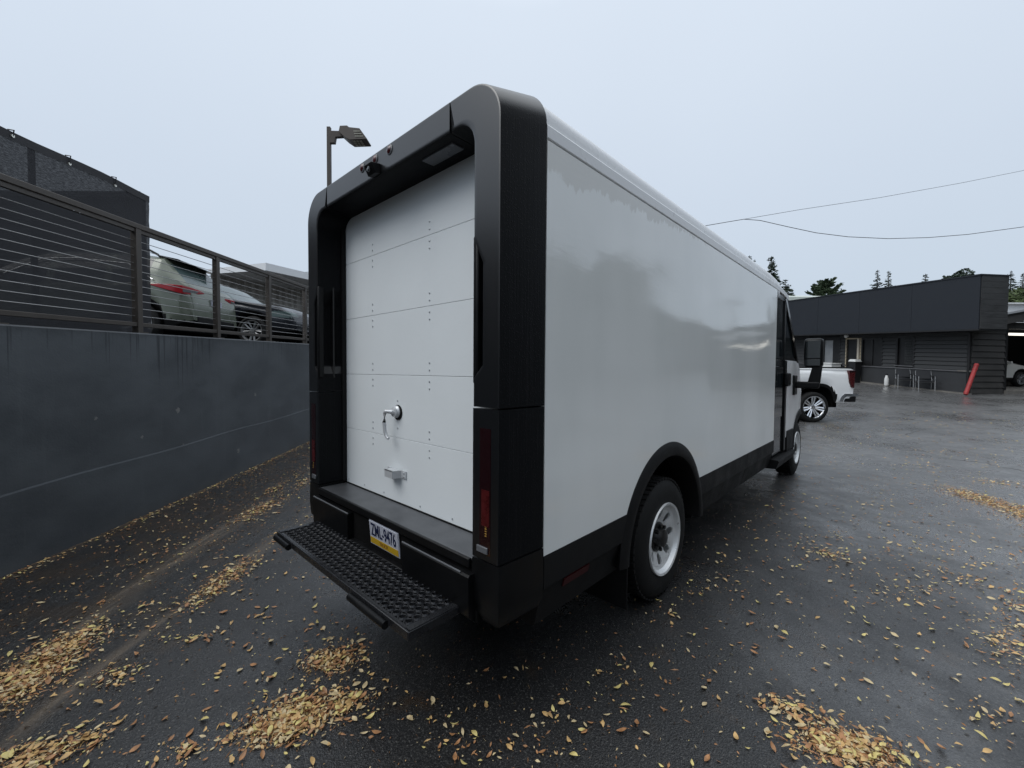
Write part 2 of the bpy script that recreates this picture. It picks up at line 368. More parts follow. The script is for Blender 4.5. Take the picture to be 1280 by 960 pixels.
base = t.mix(t.math('MULTIPLY', t.ramp(agg2, .5, .38), .5), base, (.008, .008, .009, 1))
base = t.mix(t.math('MULTIPLY', t.ramp(t.n('ShaderNodeTexVoronoi', {'Vector': P, 'Scale': 70.}).outputs[0], .1, .16, 1, 0), .6), base, (.11, .10, .09, 1))
base = t.mix(dirt, base, (.045, .030, .018, 1))
base = t.mix(t.math('MULTIPLY', lin, .8), base, (.17, .13, .09, 1)); base = t.mix(t.math('MULTIPLY', litter_edge, t.ramp(t.noise(P, 25, 5, .7), .35, .65)), base, (.26, .16, .085, 1))
cr = t.n('ShaderNodeTexVoronoi', {'Vector': t.n('ShaderNodeMapping', {'Vector': t.n('ShaderNodeVectorMath', {0: P, 1: t.n('ShaderNodeTexNoise', {'Vector': P, 'Scale': 1.3, 'Detail': 4.}).outputs['Color']}, operation='ADD').outputs[0], 'Scale': (.30, .16, .3), 'Rotation': (0, 0, R(20))}).outputs[0], 'Scale': 1.}, feature='DISTANCE_TO_EDGE').outputs[0]
crm = t.math('MULTIPLY', t.ramp(cr, .0012, .0045, 1, 0), t.math('MULTIPLY', t.ramp(t.noise(P, .35, 2), .42, .56), t.ramp(t.math('MULTIPLY_ADD', pw[0], .6, pw[1]), 6., 9.)))
base = t.mix(t.math('MULTIPLY', crm, .8), base, (.006, .006, .006, 1))
wet = t.ramp(t.math('ADD', t.math('MULTIPLY', big, .6), t.math('MULTIPLY', med, .4)), .42, .60)
rough = t.math('MULTIPLY_ADD', t.math('SUBTRACT', 1., wet), .22, .20)
hgt = t.math('ADD', t.math('MULTIPLY', agg, .45), t.math('ADD', t.math('MULTIPLY', agg2, .6), t.math('MULTIPLY', crm, -2.)))
n1 = t.bump(hgt, .0035); n2 = t.bump(t.math('ADD', t.math('MULTIPLY', stretch, strip), t.math('MULTIPLY', med, .15)), .025, n1)
t.out(Base_Color=base, Roughness=rough, Normal=n2, IOR=1.5, Coat_Weight=t.math('MULTIPLY', t.math('SUBTRACT', 1., crm), t.math('MULTIPLY', t.math('MULTIPLY_ADD', wet, .5, .45), t.math('MULTIPLY_ADD', sky_sheen, .6, .4))), Coat_Roughness=t.math('MULTIPLY_ADD', t.math('SUBTRACT', 1., wet), .14, .23), Coat_IOR=1.6, Coat_Normal=t.bump(t.math('ADD', t.math('MULTIPLY', agg2, .5), t.math('MULTIPLY', med, .12)), .006)); M['asphalt'] = m

# shade-cloth screen: woven, lets some sky through
m = bpy.data.materials.new('black_shade_cloth'); t = NT(m); UVn = t.n('ShaderNodeUVMap', uv_map='st').outputs[0]
w1 = t.noise(t.scale(UVn, 24, 110, 1), 1., 5, .7); w2 = t.noise(t.scale(UVn, 3, 3, 1), 1., 4)
t.out(Base_Color=t.mix(w2, (.018, .019, .024, 1), (.032, .033, .038, 1)), Roughness=.8, Normal=t.bump(w1, .003))
tr = t.n('ShaderNodeBsdfTransparent'); ms = t.n('ShaderNodeMixShader', {0: t.ramp(w1, .40, .70, .015, .10)})
t.L.new(t.b.outputs[0], ms.inputs[1]); t.L.new(tr.outputs[0], ms.inputs[2])
t.L.new(ms.outputs[0], t.N['Material Output'].inputs[0]); M['cloth'] = m

def set_uv(o, fn):
    me = o.data; lay = me.uv_layers.new(name='st'); off = origin_of(o)
    co = np.empty(len(me.vertices)*3); me.vertices.foreach_get('co', co); co = co.reshape(-1, 3) + np.array(off)
    uvv = np.array(fn(co)).T
    li = np.empty(len(me.loops), int); me.loops.foreach_get('vertex_index', li)
    lay.data.foreach_set('uv', uvv[li].astype('f').ravel())

# ------------------------------------------------------------------ ground
def axis_vals(lo, hi, near, step, grow):
    v = [near]
    st = step
    while v[-1] < hi: v.append(v[-1]+st); st = step if v[-1] < near+14 else st*grow
    w = [near]; st = step
    while w[-1] > lo: w.append(w[-1]-st); st = step if w[-1] > near-8 else st*grow
    return np.array(sorted(set(v+w)))
la = axis_vals(-600, 600, 2., .5, 1.25); da = axis_vals(-300, 900, 3., .5, 1.25)
LL, DD = np.meshgrid(la, da); ZZ = G(LL, DD)
XY = CAM[:2] + LL[..., None]*RH + DD[..., None]*FH
mb = MB(); mb.grid([[(XY[i, j, 0], XY[i, j, 1], ZZ[i, j]) for j in range(len(la))] for i in range(len(da))])
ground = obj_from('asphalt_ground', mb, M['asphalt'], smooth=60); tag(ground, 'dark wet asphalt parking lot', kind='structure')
def st_fn(co):
    q = co[:, :2]-WA
    return q@WD, q@WN
set_uv(ground, st_fn)

# upper terrace behind the retaining wall
mb = MB()
mb.grid([[wst(s, tq, wtop(s)-.04) for tq in (-.2, -60)] for s in (-14, 0, 15, 30, 60)])
tag(obj_from('upper_terrace', mb, M['terrace']), 'raised parking terrace above the retaining wall', kind='structure')

# ------------------------------------------------------------------ retaining wall
wl = thing('retaining_wall', 'dark blue-grey painted concrete retaining wall under the cable railing', 'wall', wst(0, 0, 0))
mb = MB(); ss = np.arange(-13, 46, 1.0)
mb.loft([[wst(s, .0, -.4), wst(s, .0, wtop(s)-.012), wst(s, -.012, wtop(s)), wst(s, -.27, wtop(s)), wst(s, -.27, -.4)] for s in ss])
o = part('wall_face', mb, M['wall'], wl)
def wuv(co): q = co[:, :2]-WA; s = q@WD; return s - (q@WN)*.7, co[:, 2]-(1.803+WSL*s)
set_uv(o, wuv)
mb = MB()
def plz(s): a, za = on_wall(0, 621, .012); b, zb = on_wall(343, 524, .012); return za + (zb-za)*(s-a)/(b-a) + .008*math.sin(3*s) 
mb.loft([[wst(s, -.05, -.4), wst(s, .005, -.4), wst(s, .005, plz(s)-.01), wst(s, .001, plz(s)+.004), wst(s, -.05, plz(s)+.004)] for s in np.arange(-13, 46, .25)])
o = part('plinth', mb, M['wall'], wl); set_uv(o, wuv)

# ------------------------------------------------------------------ cable railing
rl = thing('cable_railing', 'bronze metal railing with steel cables on top of the retaining wall', 'railing', wst(0, -.1, wtop(0)))
TR = -.10
ps = [on_wall(u, 400, TR)[0] for u in (172, 271, 336, 381)]
gap = (ps[-1]-ps[0])/3
posts = [ps[0]-gap*k for k in range(5, 0, -1)] + ps + [ps[-1]+gap*k for k in range(1, 9)]
s0, s1 = posts[0]-.5, posts[-1]+.5
def wbox(mbx, s0, s1, t0, t1, h0, h1):
    vs = [wst(s, tq, wtop(s)+h) for h in (h0, h1) for (s, tq) in ((s0, t0), (s1, t0), (s1, t1), (s0, t1))]
    return mbx.add(vs, [(3,2,1,0),(4,5,6,7),(0,1,5,4),(1,2,6,5),(2,3,7,6),(3,0,4,7)])
part('top_rail', wbox(MB(), s0, s1, TR-.032, TR+.032, 1.02, 1.07), M['rail_bronze'], rl, bev=.006)
part('top_rail', wbox(MB(), s0, s1, TR-.018, TR+.018, .985, 1.02), M['rail_bronze'], rl)
part('bottom_rail', wbox(MB(), s0, s1, TR-.022, TR+.022, .065, .105), M['rail_bronze'], rl, bev=.004)
for s in posts:
    o = part('post', wbox(MB(), s-.03, s+.03, TR-.03, TR+.03, 0, 1.02), M['rail_bronze'], rl, bev=.004)
    part('base_plate', wbox(MB(), s-.06, s+.06, TR-.055, TR+.055, 0, .012), M['rail_bronze'], o)
for k in range(11):
    h = .17 + k*.0735
    part('cable', MB().tube([wst(s, TR, wtop(s)+h) for s in (s0, s1)], .0035, 6), M['cable'], rl, smooth=60)
mb = MB()      # water beads hanging under the top rail
for k in range(90):
    s = random.uniform(-1.5, 4.5); p = wst(s, TR+.015+random.uniform(-.02, .02), wtop(s)+.984); r = random.uniform(.002, .004)
    mb.lathe([(.0005, -r*1.6), (r, -r*.6), (r*.8, 0)], p, 2, 6)
tag(part('water_beads', mb, M['chrome'], rl), kind='stuff')

# ------------------------------------------------------------------ shade-cloth privacy fence behind the railing
TF = -1.05
fe, fz1 = on_wall(186, 245, TF); fa, fz0 = on_wall(0, 157, TF)
def ftop(s): return fz0 + (fz1-fz0)*(s-fa)/(fe-fa) + .012*math.sin(4*s)
fn = thing('privacy_fence', 'black shade cloth fence with grommets standing behind the cable railing', 'fence', wst(fe, TF, wtop(fe)))
mb = MB(); rows = []
for s in np.linspace(fa-7, fe, 70):
    zt, zb = ftop(s), wtop(s)-.03
    rows.append([wst(s, TF+.012*math.sin(5*s+3*k)*(k/12)*(1-k/12)*4, zb+(zt-zb)*k/12) for k in range(13)])
mb.grid(rows)
o = part('screen', mb, M['cloth'], fn, smooth=60); set_uv(o, lambda co: ((co[:, :2]-WA)@WD, co[:, 2]))
part('top_rail', MB().tube([wst(s, TF-.03, ftop(s)-.03) for s in np.linspace(fa-7, fe, 20)], .024, 8), M['fence_pole'], fn, smooth=60)
part('hem', MB().grid([[wst(s, TF+.006, ftop(s)-.075), wst(s, TF+.008, ftop(s)+.004), wst(s, TF-.06, ftop(s)+.004)] for s in np.linspace(fa-7, fe, 40)]), M['fence_pole'], fn)
for u in (-60, 48, 186):
    s, _ = on_wall(u, 250, TF); s = min(s, fe-.02)
    part('post', MB().tube([wst(s, TF-.055, wtop(s)-.04), wst(s, TF-.055, ftop(s)-.01)], .026, 8), M['fence_pole'], fn, smooth=60)
for u, v in ((17, 170), (88, 205), (145, 232)):
    s, z = on_wall(u, v, TF+.02); p = wst(s, TF+.012, z)
    part('grommet', MB().tube([wst(s, TF+.004, z), wst(s, TF+.018, z)], .014, 10), M['grommet'], fn)
    part('tie', MB().tube([wst(s, TF+.015, z), wst(s+.005, TF+.02, ftop(s)+.02), wst(s, TF-.03, ftop(s)+.025)], .006, 6), M['fence_pole'], fn)

# dark shed standing behind the cloth
sh = thing('storage_shed', 'dark shed faintly seen through the shade cloth fence', 'shed', ld(-11, 9.5, wtop(6)))
a = at(100, 244, 9.2); zsh = a[2]
mb = MB(lambda l, d, z: ld(l, d, z)); mb.prism([(-16, 9.2), (-8.02, 9.2), (-10.95, 12.5), (-16, 12.5)], 2, 1.9, zsh-.12)
part('wall', mb, M['stucco'], sh)
mb = MB(lambda l, d, z: ld(l, d, z)); mb.prism([(-16.2, 9.1), (-7.98, 9.1), (-11.0, 12.6), (-16.2, 12.6)], 2, zsh-.12, zsh); part('roof', mb, M['trim_dark'], sh)

# ------------------------------------------------------------------ wheels
def tyre_mb(c, axis, sgn, r, rim, w, tread=True):
    """sgn: outward direction along axis; c is the outer face plane centre"""
    mbx = MB(); s = sgn
    prof = [(rim-.006, -.02), (rim+.012, .0), (rim+(r-rim)*.45, .008), (r-.035, -.006), (r-.008, -.03), (r, -.055), (r, -w+.055), (r-.008, -w+.03), (r-.035, -w+.006), (rim+.01, -w), (rim-.006, -w+.02)]
    mbx.lathe([(a, b*s) for a, b in prof], c, axis, 56, cap=False)
    if tread:
        n = 58
        for k in range(n):
            for (w0, w1, ph) in ((-.022, -.07, 0), (-.085, -w+.085, .5), (-w+.07, -w+.022, 0)):
                a0 = 2*math.pi*(k+ph)/n; a1 = a0 + 2*math.pi/n*.62
                vs = []
                for rr in (r-.006, r+.007):
                    for aa, oo in ((a0, w0), (a1, w0), (a1+.03, w1), (a0+.03, w1)):
                        q = [rr*math.cos(aa), rr*math.sin(aa)]; oo *= s
                        p = {0: (c[0]+oo, c[1]+q[0], c[2]+q[1]), 1: (c[0]+q[0], c[1]+oo, c[2]+q[1])}[axis]
                        vs.append(p)
                mbx.add(vs, [(3,2,1,0),(4,5,6,7),(0,1,5,4),(1,2,6,5),(2,3,7,6),(3,0,4,7)])
    return mbx
def polar(c, axis, r, a, o):
    return {0: (c[0]+o, c[1]+r*math.cos(a), c[2]+r*math.sin(a)), 1: (c[0]+r*math.cos(a), c[1]+o, c[2]+r*math.sin(a))}[axis]
def disc_with_slots(c, axis, sgn, r0, r1, n, duty, o_in, o_out, th=.012):
    """annulus between r0 and r1 with n openings; each bar has its own edges"""
    mbx = MB(); 
    def ringband(ra, rb, oa, ob):
        N = 60; rows = []
        for k in range(N):
            a = 2*math.pi*k/N
            rows.append([polar(c, axis, ra, a, oa*sgn), polar(c, axis, rb, a, ob*sgn), polar(c, axis, rb, a, (ob-th)*sgn), polar(c, axis, ra, a, (oa-th)*sgn)])
        rows.append(rows[0]); mbx.grid(rows, True)
    rb = r0 + (r1-r0)*.18; rc = r0 + (r1-r0)*.84
    def oo(r): return o_in + (o_out-o_in)*(r-r0)/(r1-r0)
    ringband(r0, rb, oo(r0), oo(rb)); ringband(rc, r1, oo(rc), oo(r1))
    for k in range(n):
        ac = 2*math.pi*(k+.5)/n; hw = math.pi/n*duty
        rows = []
        for j in range(7):
            f = j/6; r = rb + (rc-rb)*f; hh = hw*(1 + .55*(abs(f-.5)*2)**2)
            b = .01*(1-(abs(f-.5)*2)**2)
            rows.append([polar(c, axis, r, ac-hh, oo(r)*sgn), polar(c, axis, r, ac, (oo(r)+b)*sgn), polar(c, axis, r, ac+hh, oo(r)*sgn), polar(c, axis, r, ac+hh, (oo(r)-th)*sgn), polar(c, axis, r, ac-hh, (oo(r)-th)*sgn)])
        mbx.grid(rows, True)
    return mbx
def steel_wheel(parent, c, axis, sgn, r, rim, w):
    wh = bpy.data.objects.new('wheel', None); COL.objects.link(wh); wh.parent = parent; wh.location = Vector(c)-origin_of(parent); wh.empty_display_size = .1
    part('tyre', tyre_mb(c, axis, sgn, r, rim, w), M['rubber'], wh, smooth=40)
    mbx = disc_with_slots(c, axis, sgn, rim*.40, rim*.90, 8, .52, -.056, -.02)
    mbx.lathe([(rim*.89, -.022*sgn), (rim*.93, -.010*sgn), (rim*.96, .006*sgn), (rim*1.02, .010*sgn), (rim*1.035, .0), (rim*1.0, -.018*sgn), (rim*.95, -.05*sgn), (rim*.93, -w*.9*sgn)], c, axis, 60, cap=False)
    part('rim', mbx, M['steel'], wh, smooth=35)
    mbx = MB(); mbx.lathe([(rim*.93, -.13*sgn), (rim*.5, -.13*sgn), (.02, -.13*sgn)], c, axis, 40); part('brake_drum', mbx, M['underbody'], wh)
    mbx = MB(); mbx.lathe([(rim*.43, -.062*sgn), (rim*.42, -.046*sgn), (rim*.36, -.040*sgn), (rim*.30, -.048*sgn), (rim*.26, -.03*sgn), (rim*.24, -.004*sgn), (rim*.18, .002*sgn), (.005, .004*sgn)], c, axis, 40)
    part('hub', mbx, M['hub'], wh, smooth=30)
    for k in range(8):
        p = polar(c, axis, rim*.34, 2*math.pi*k/8, -.042*sgn); q = polar(c, axis, rim*.34, 2*math.pi*k/8, -.022*sgn)
        part('lug_nut', MB().tube([p, q], .013, 6), M['hub'], wh)
    return wh
def alloy_wheel(parent, c, axis, sgn, r, rim, w, n=12, m='chrome'):
    wh = bpy.data.objects.new('wheel', None); COL.objects.link(wh); wh.parent = parent; wh.location = Vector(c)-origin_of(parent); wh.empty_display_size = .1
    part('tyre', tyre_mb(c, axis, sgn, r, rim, w, tread=False), M['rubber'], wh, smooth=40)
    mbx = MB()
    mbx.lathe([(rim*.9, -.03*sgn), (rim*.95, .0), (rim*1.02, .004*sgn), (rim*1.0, -.02*sgn), (rim*.92, -.06*sgn), (rim*.9, -w*.8*sgn)], c, axis, 48, cap=False)
    for k in range(n):
        ac = 2*math.pi*k/n; rows = []
        for j in range(5):
            f = j/4; rr = rim*(.14 + .80*f); hw = rim*(.055 + .05*f)/rr*.9; sk = .10*f*(1 if k % 2 else -1)
            o1 = (-.045 + .035*f)*sgn
            rows.append([polar(c, axis, rr, ac-hw+sk, o1-.012*sgn), polar(c, axis, rr, ac+sk, o1), polar(c, axis, rr, ac+hw+sk, o1-.012*sgn), polar(c, axis, rr, ac+hw+sk, o1-.04*sgn), polar(c, axis, rr, ac-hw+sk, o1-.04*sgn)])
        mbx.grid(rows, True)
    mbx.lathe([(rim*.2, -.05*sgn), (rim*.19, -.03*sgn), (.005, -.028*sgn)], c, axis, 20)
    part('rim', mbx, M[m], wh, smooth=35)
    mbx = MB(); mbx.lathe([(rim*.92, -.1*sgn), (.005, -.1*sgn)], c, axis, 32); part('brake_disc', mbx, M['underbody'], wh)
    return wh

# ------------------------------------------------------------------ the parcel van
VW, DF = .922, .262
van = thing('parcel_van', 'white parcel delivery van with black rear surround parked on the wet asphalt', 'van', (0, 0, 0))
WR = .911
XI, ZI, RI, YD = .757, 2.508, .10, .187
RO, HO, RF, HF = .172, 2.639, .186, 2.716
def notch(z, side):        # hand-grab scoop in the inner edge of the upper pillar
    lo, hi = 1.475, 2.03
    if z <= lo or z >= hi: return 0
    return .052*min(1, (z-lo)/.05, (hi-z)/.10)
def ring_pts(kind, tpar, side):
    """returns outer rear, outer front, inner rear, inner front for path positions"""
def fr_section(ox, oz, nx, nz, fx, fz, ix, iz, dx=0., side=1):
    """closed ring across the surround at one path position (right side coordinates)"""
    b = .006; s = side
    return [(s*(ix-dx*0), YD+.02, iz), (s*(ix+.008), .02+.0, iz+.0) if dx == 0 else (s*(ix+dx+.012), .06, iz), (s*(ix+dx+.006), .003, iz+ (.004 if iz > 2.45 else 0)),
            (s*(ix+dx+.014), 0., iz + (.010 if iz > 2.45 else 0)), (s*(ix+dx+.026), 0., iz + (.022 if iz > 2.45 else 0)), (s*(ox-nx*.0085), 0., oz-nz*.0085),
            (s*(ox-nx*b), 0., oz-nz*b), (s*(ox-nx*b*.3), b*.3, oz-nz*b*.3), (s*ox, b, oz), (s*fx, DF, fz), (s*(fx-nx*.03), DF, fz-nz*.03)]
def corner_path(side):
    rows = []
    xs = .611
    for k in range(4):                       # top run up to the arc start
        f = k/3
        rows.append(fr_section(xs+(WR-RO-xs)*f, HO, 0, 1, xs+(VW-RF-xs)*f, HF, xs+(XI-RI-xs)*f, ZI, 0, side))
    for k in range(1, 13):
        a = math.pi/2*(1-k/12); ca, sa = math.cos(a), math.sin(a)
        rows.append(fr_section(WR-RO+RO*ca, HO-RO+RO*sa, ca, sa, VW-RF+RF*ca, HF-RF+RF*sa, XI-RI+RI*ca, ZI-RI+RI*sa, 0, side))
    zo0, zf0, zi0, z1 = HO-RO, HF-RF, ZI-RI, 1.3585
    zs = sorted(set([k/40 for k in range(1, 41)] + [ (zi0-z)/(zi0-z1) for z in (2.03, 1.98, 1.93, 1.525, 1.475)]))
    for f in zs:
        zi = zi0+(z1-zi0)*f
        rows.append(fr_section(WR, zo0+(z1-zo0)*f, 1, 0, VW, zf0+(z1-zf0)*f, XI, zi, notch(zi, side), side))
    return rows
for s in (1, -1):
    part('corner_trim', MB().loft(corner_path(s)), M['surround'], van, smooth=32)
    rows = []
    for z in np.linspace(1.352, .746, 8):
        rows.append(fr_section(WR, z, 1, 0, VW, z, XI-.004, z, 0, s))
    lp = part('lamp_pillar', MB().loft(rows), M['surround'], van, smooth=32)
    # grab bar across the scoop
    part('grab_handle', MB().box(*sorted((s*(XI-.002), s*(XI+.027))), .002, .04, 1.45, 2.045), M['black_plastic'], van, bev=.008)
    part('scoop_floor', MB().box(*sorted((s*(XI+.004), s*(XI+.085))), .10, .11, 1.45, 2.05), M['black_gloss'], van)
    # tail lamp
    x0, x1 = .806, .868
    tl = part('tail_light', MB().box(*sorted((s*x0, s*x1)), -.0015, .02, .77, 1.275), M['red_dark'], van)
    part('stop_lens', MB().box(*sorted((s*(x0+.012), s*(x1-.006))), -.003, 0, .885, 1.03), M['red_lens'], tl)
    mb = MB()
    for k in range(6):
        z = .845+k*.0085*1.1
        mb.box(*sorted((s*(x0+.032), s*(x0+.042))), -.003, 0, z, z+.004)
    part('lens_marking', mb, M['amber'], tl)
    part('reverse_reflector', MB().box(*sorted((s*(x0-.012), s*(x1-.012))), -.0085, 0, .775, .802), M['reflector'], tl, bev=.003)
rows = []
for x in np.linspace(-.605, .605, 9):
    r = fr_section(0, HO, 0, 1, 0, HF, 0, ZI, 0, 1); rows.append([(x, y, z) for (_, y, z) in r])
part('header_trim', MB().loft(rows), M['surround'], van, smooth=32)
for x in (-.153, -.015, .127):
    o = part('marker_light', MB().lathe([(.019, 0.), (.019, -.006), (.012, -.011), (.002, -.013)], (x, 0.001, 2.606), 1, 16), M['red_lens'], van, smooth=40)
    part('marker_bezel', MB().lathe([(.026, 0.), (.026, -.004), (.020, -.006), (.019, -.001)], (x, 0.001, 2.606), 1, 18), M['reflector'], o, smooth=40)
mb = MB(); mb.loft([[(-.042, .0, 2.566), (.042, .0, 2.566), (.042, .0, 2.516), (-.042, .0, 2.516)], [(-.040, -.055, 2.560), (.040, -.055, 2.560), (.036, -.03, 2.512), (-.036, -.03, 2.512)]])
o = part('rear_camera', mb, M['black_plastic'], van, bev=.004)
part('camera_lens', MB().lathe([(.014, 0), (.014, -.006), (.003, -.008)], (0, -.043, 2.535), 1, 14), M['glass_dark'], o)
part('dome_light', MB().box(.33, .56, .05, .12, ZI-.007, ZI+.004), M['reflector'], van, bev=.003)
part('header_soffit', MB().box(-XI, XI, .012, YD+.03, ZI+.002, ZI+.03), M['black_rough'], van)

# roll-up door: six panels, each its own slab
seams = [.732, 1.108, 1.474, 1.842, 2.212, 2.58]
for k in range(5):
    z0, z1 = seams[k]+.0008, seams[k+1]-.0008
    p = part('door_panel', MB().box(-XI-.03, XI+.03, YD, YD+.022, z0, z1), M['door_white'], van, bev=.0015)
    def riv(x, z, r=.0065): return part('rivet', MB().lathe([(r, .001), (r*.8, -.003), (.001, -.0045)], (x, YD, z), 1, 8), M['rivet'], p)
    for x in (-.39, .205):
        if k > 0:
            riv(x, z0+.03); riv(x, z0+.068)
        if k < 4:
            riv(x, z1-.03); riv(x, z1-.068)
    if k == 0:
        for x in (-.72, -.50, -.26, .12, .40): riv(x, z0+.025)
    if k == 1: riv(-.105, 1.325, .007); riv(-.105, 1.165, .007)
part('door_gasket', MB().box(-XI-.02, XI+.02, YD-.004, YD+.02, .716, .7325), M['black_rough'], van)
for s in (1, -1): part('door_track', MB().box(*sorted((s*(XI+.012), s*(XI-.012))), YD-.03, YD-.004, .74, ZI), M['black_rough'], van)
# latch
hd = part('latch_handle', MB().lathe([(.036, 0), (.036, -.012), (.028, -.02), (.028, -.03), (.02, -.034), (.002, -.036)], (-.105, YD, 1.262), 1, 22), M['hardware'], van, smooth=40)
part('latch_gasket', MB().lathe([(.044, .001), (.044, -.006), (.036, -.007)], (-.1, YD, 1.258), 1, 22), M['black_rough'], hd)
part('lever', MB().tube([(-.105, YD-.034, 1.262), (-.135, YD-.06, 1.266), (-.150, YD-.058, 1.255), (-.156, YD-.058, 1.20), (-.152, YD-.056, 1.145), (-.140, YD-.052, 1.118), (-.124, YD-.05, 1.108)], .0125, 10, .009), M['hardware'], hd, smooth=50)
part('lock_barrel', MB().lathe([(.011, 0), (.011, -.005), (.001, -.006)], (-.098, YD-.034, 1.262), 1, 12), M['hardware'], hd)
# pull handle: bracket with two ears
mb = MB(); zc = .905
prof = [(-.205, -.002), (-.168, -.002), (-.158, -.050), (-.075, -.050), (-.055, -.002), (-.012, -.002)]
rows = []
for (x, y) in prof:
    rows.append([(x, YD+y, zc-.022), (x, YD+y-.006, zc-.022), (x, YD+y-.006, zc+.022), (x, YD+y, zc+.022)])
mb.loft(rows)
mb.loft([[(-.158, YD-.012, zc+.016), (-.158, YD-.056, zc+.016), (-.158, YD-.056, zc+.022), (-.158, YD-.012, zc+.022)], [(-.072, YD-.012, zc+.016), (-.072, YD-.056, zc+.016), (-.072, YD-.056, zc+.022), (-.072, YD-.012, zc+.022)]])
ph = part('pull_handle', mb, M['hardware'], van, bev=.002)
for x, z in ((-.19, zc+.01), (-.19, zc-.01), (-.03, zc+.01), (-.03, zc-.01)): part('bolt', MB().lathe([(.006, 0), (.005, -.005), (.001, -.006)], (x, YD-.008, z), 1, 8), M['rivet'], ph)

# door ledge, bumper, number plate
part('tread_plate', MB().box(-.752, .752, .006, YD-.004, .716, .727), M['tread'], van, bev=.002)
part('ledge_edge', MB().box(-.752, .752, -.012, .006, .690, .729), M['black_plastic'], van, bev=.004)
mb = MB(); mb.box(-.79, .79, .004, .25, .47, .715); part('rear_crossmember', mb, M['underbody'], van)
def bumper_rows(x0, x1):
    return [[(x, .03, .672), (x, -.026, .672), (x, -.034, .664), (x, -.030, .50), (x, .01, .46), (x, .12, .45), (x, .12, .672)] for x in (x0, x1)]
part('bumper_section', MB().loft(bumper_rows(-.775, -.285)), M['black_plastic'], van, smooth=30)
part('bumper_section', MB().loft(bumper_rows(.285, .775)), M['black_plastic'], van, smooth=30)
for x0, x1 in ((-.770, -.285), (.285, .722)):
    part('bumper_highlight', MB().tube([(x0, -.029, .671), (x1, -.029, .671)], .0045, 8), M['reflector'], van, smooth=60)  # lighter strip standing in for the highlight along the bumper's top edge
part('plate_recess', MB().box(-.285, .285, .05, .08, .46, .70), M['black_rough'], van)
part('plate_shelf', MB().box(-.275, .275, -.025, .05, .515, .528), M['black_plastic'], van, bev=.004)
for s in (1, -1):                              # wrap-around bumper corners
    rows = []
    for z, dx, dy in ((.740, 0, 0), (.60, .002, -.002), (.52, -.004, .004), (.475, -.03, .03), (.455, -.07, .08)):
        a = WR+.004+dx
        rows.append([(s*.762, .0+dy, z), (s*(a-.012), 0.+dy, z), (s*(a-.003), .003+dy, z), (s*a, .012+dy, z), (s*(VW+.003+dx), DF, z), (s*.762, DF, z)])
    part('bumper_corner', MB().loft(rows), M['black_plastic'], van, smooth=32)
pl = thing('number_plate', None, None, (.068, -.01, .62)); pl.parent = van
PT = R(6)
def plate_fn(x, y, z): return (x+.068, -.004 + y - z*math.sin(PT), .622 + z*math.cos(PT))
part('plate_face', MB(plate_fn).box(-.142, .142, -.002, .002, -.063, .063), M['plate_white'], pl, bev=.0015)
part('yellow_band', MB(plate_fn).box(-.139, .139, -.0034, -.0021, -.061, -.027), M['plate_yellow'], pl)
part('plate_frame', MB(plate_fn).loft([[(-.146, -.001, -.067), (.146, -.001, -.067), (.146, .006, -.067), (-.146, .006, -.067)], [(-.146, .0025, .067), (.146, .0025, .067), (.146, .006, .067), (-.146, .006, .067)]]), M['plate_white'], pl)
def text_mesh(name, s, m, parent, fn, size, sx, cx, cz, y, bold=.0):
    cu = bpy.data.curves.new(name, 'FONT'); cu.body = s; cu.size = size; cu.align_x = 'CENTER'; cu.align_y = 'CENTER'; cu.extrude = .0004; cu.offset = bold; cu.resolution_u = 4
    to = bpy.data.objects.new(name, cu); me = bpy.data.meshes.new_from_object(to)
    bpy.data.objects.remove(to)
    mbx = MB(); off = origin_of(parent)
    vs = [fn(cx+v.co.x*sx, y-v.co.z, cz+v.co.y) for v in me.vertices]
    m2 = bpy.data.meshes.new(name); m2.from_pydata([tuple(Vector(v)-off) for v in vs], [], [tuple(p.vertices) for p in me.polygons]); m2.materials.append(m)
    o = bpy.data.objects.new(name, m2); COL.objects.link(o); o.parent = parent
    return o
text_mesh('plate_lettering', 'ZML-9476', M['plate_ink'], pl, plate_fn, .098, .60, 0, .016, -.0032, .0012)
text_mesh('plate_lettering', 'TRUCK', M['plate_red'], pl, plate_fn, .026, 1.0, 0, -.044, -.0042, .0004)

# folding rear step: plate with rows of raised open studs
SX, SY0, SY1, SZ = .705, -.262, -.008, .520
st = thing('rear_step', None, None, (0, SY0, SZ)); st.parent = van
nx, ny = 30, 6
px, py = 2*(SX-.03)/nx, (SY1-SY0-.024)/ny
mb = MB()
for j in range(ny):
    for i in range(nx + (0 if j % 2 else 0)):
        cx = -SX+.03+px*(i+.5) ; cy = SY0+.012+py*(j+.5); sh = (px*.0)
        N = 12
        hexo = []
        for k in range(N):                    # square cell boundary, then hole rim raised, then wall down
            a = 2*math.pi*k/N; c, s_ = math.cos(a), math.sin(a); q = max(abs(c), abs(s_))
            hexo.append((cx+c/q*px/2, cy+s_/q*py/2))
        r1, r2 = .0195, .0155
        rows = [[(x, y, SZ) for x, y in hexo], [(cx+r1*math.cos(2*math.pi*k/N), cy+r1*math.sin(2*math.pi*k/N), SZ) for k in range(N)],
                [(cx+r2*math.cos(2*math.pi*k/N), cy+r2*math.sin(2*math.pi*k/N), SZ+.005+.002*(k % 2)) for k in range(N)],
                [(cx+.0135*math.cos(2*math.pi*k/N), cy+.0135*math.sin(2*math.pi*k/N), SZ+.004) for k in range(N)],
                [(cx+.0135*math.cos(2*math.pi*k/N), cy+.0135*math.sin(2*math.pi*k/N), SZ-.012) for k in range(N)]]
        mb.grid(rows, True)
fl = [(-SX, SY0), (SX, SY0), (SX, SY1), (-SX, SY1)]
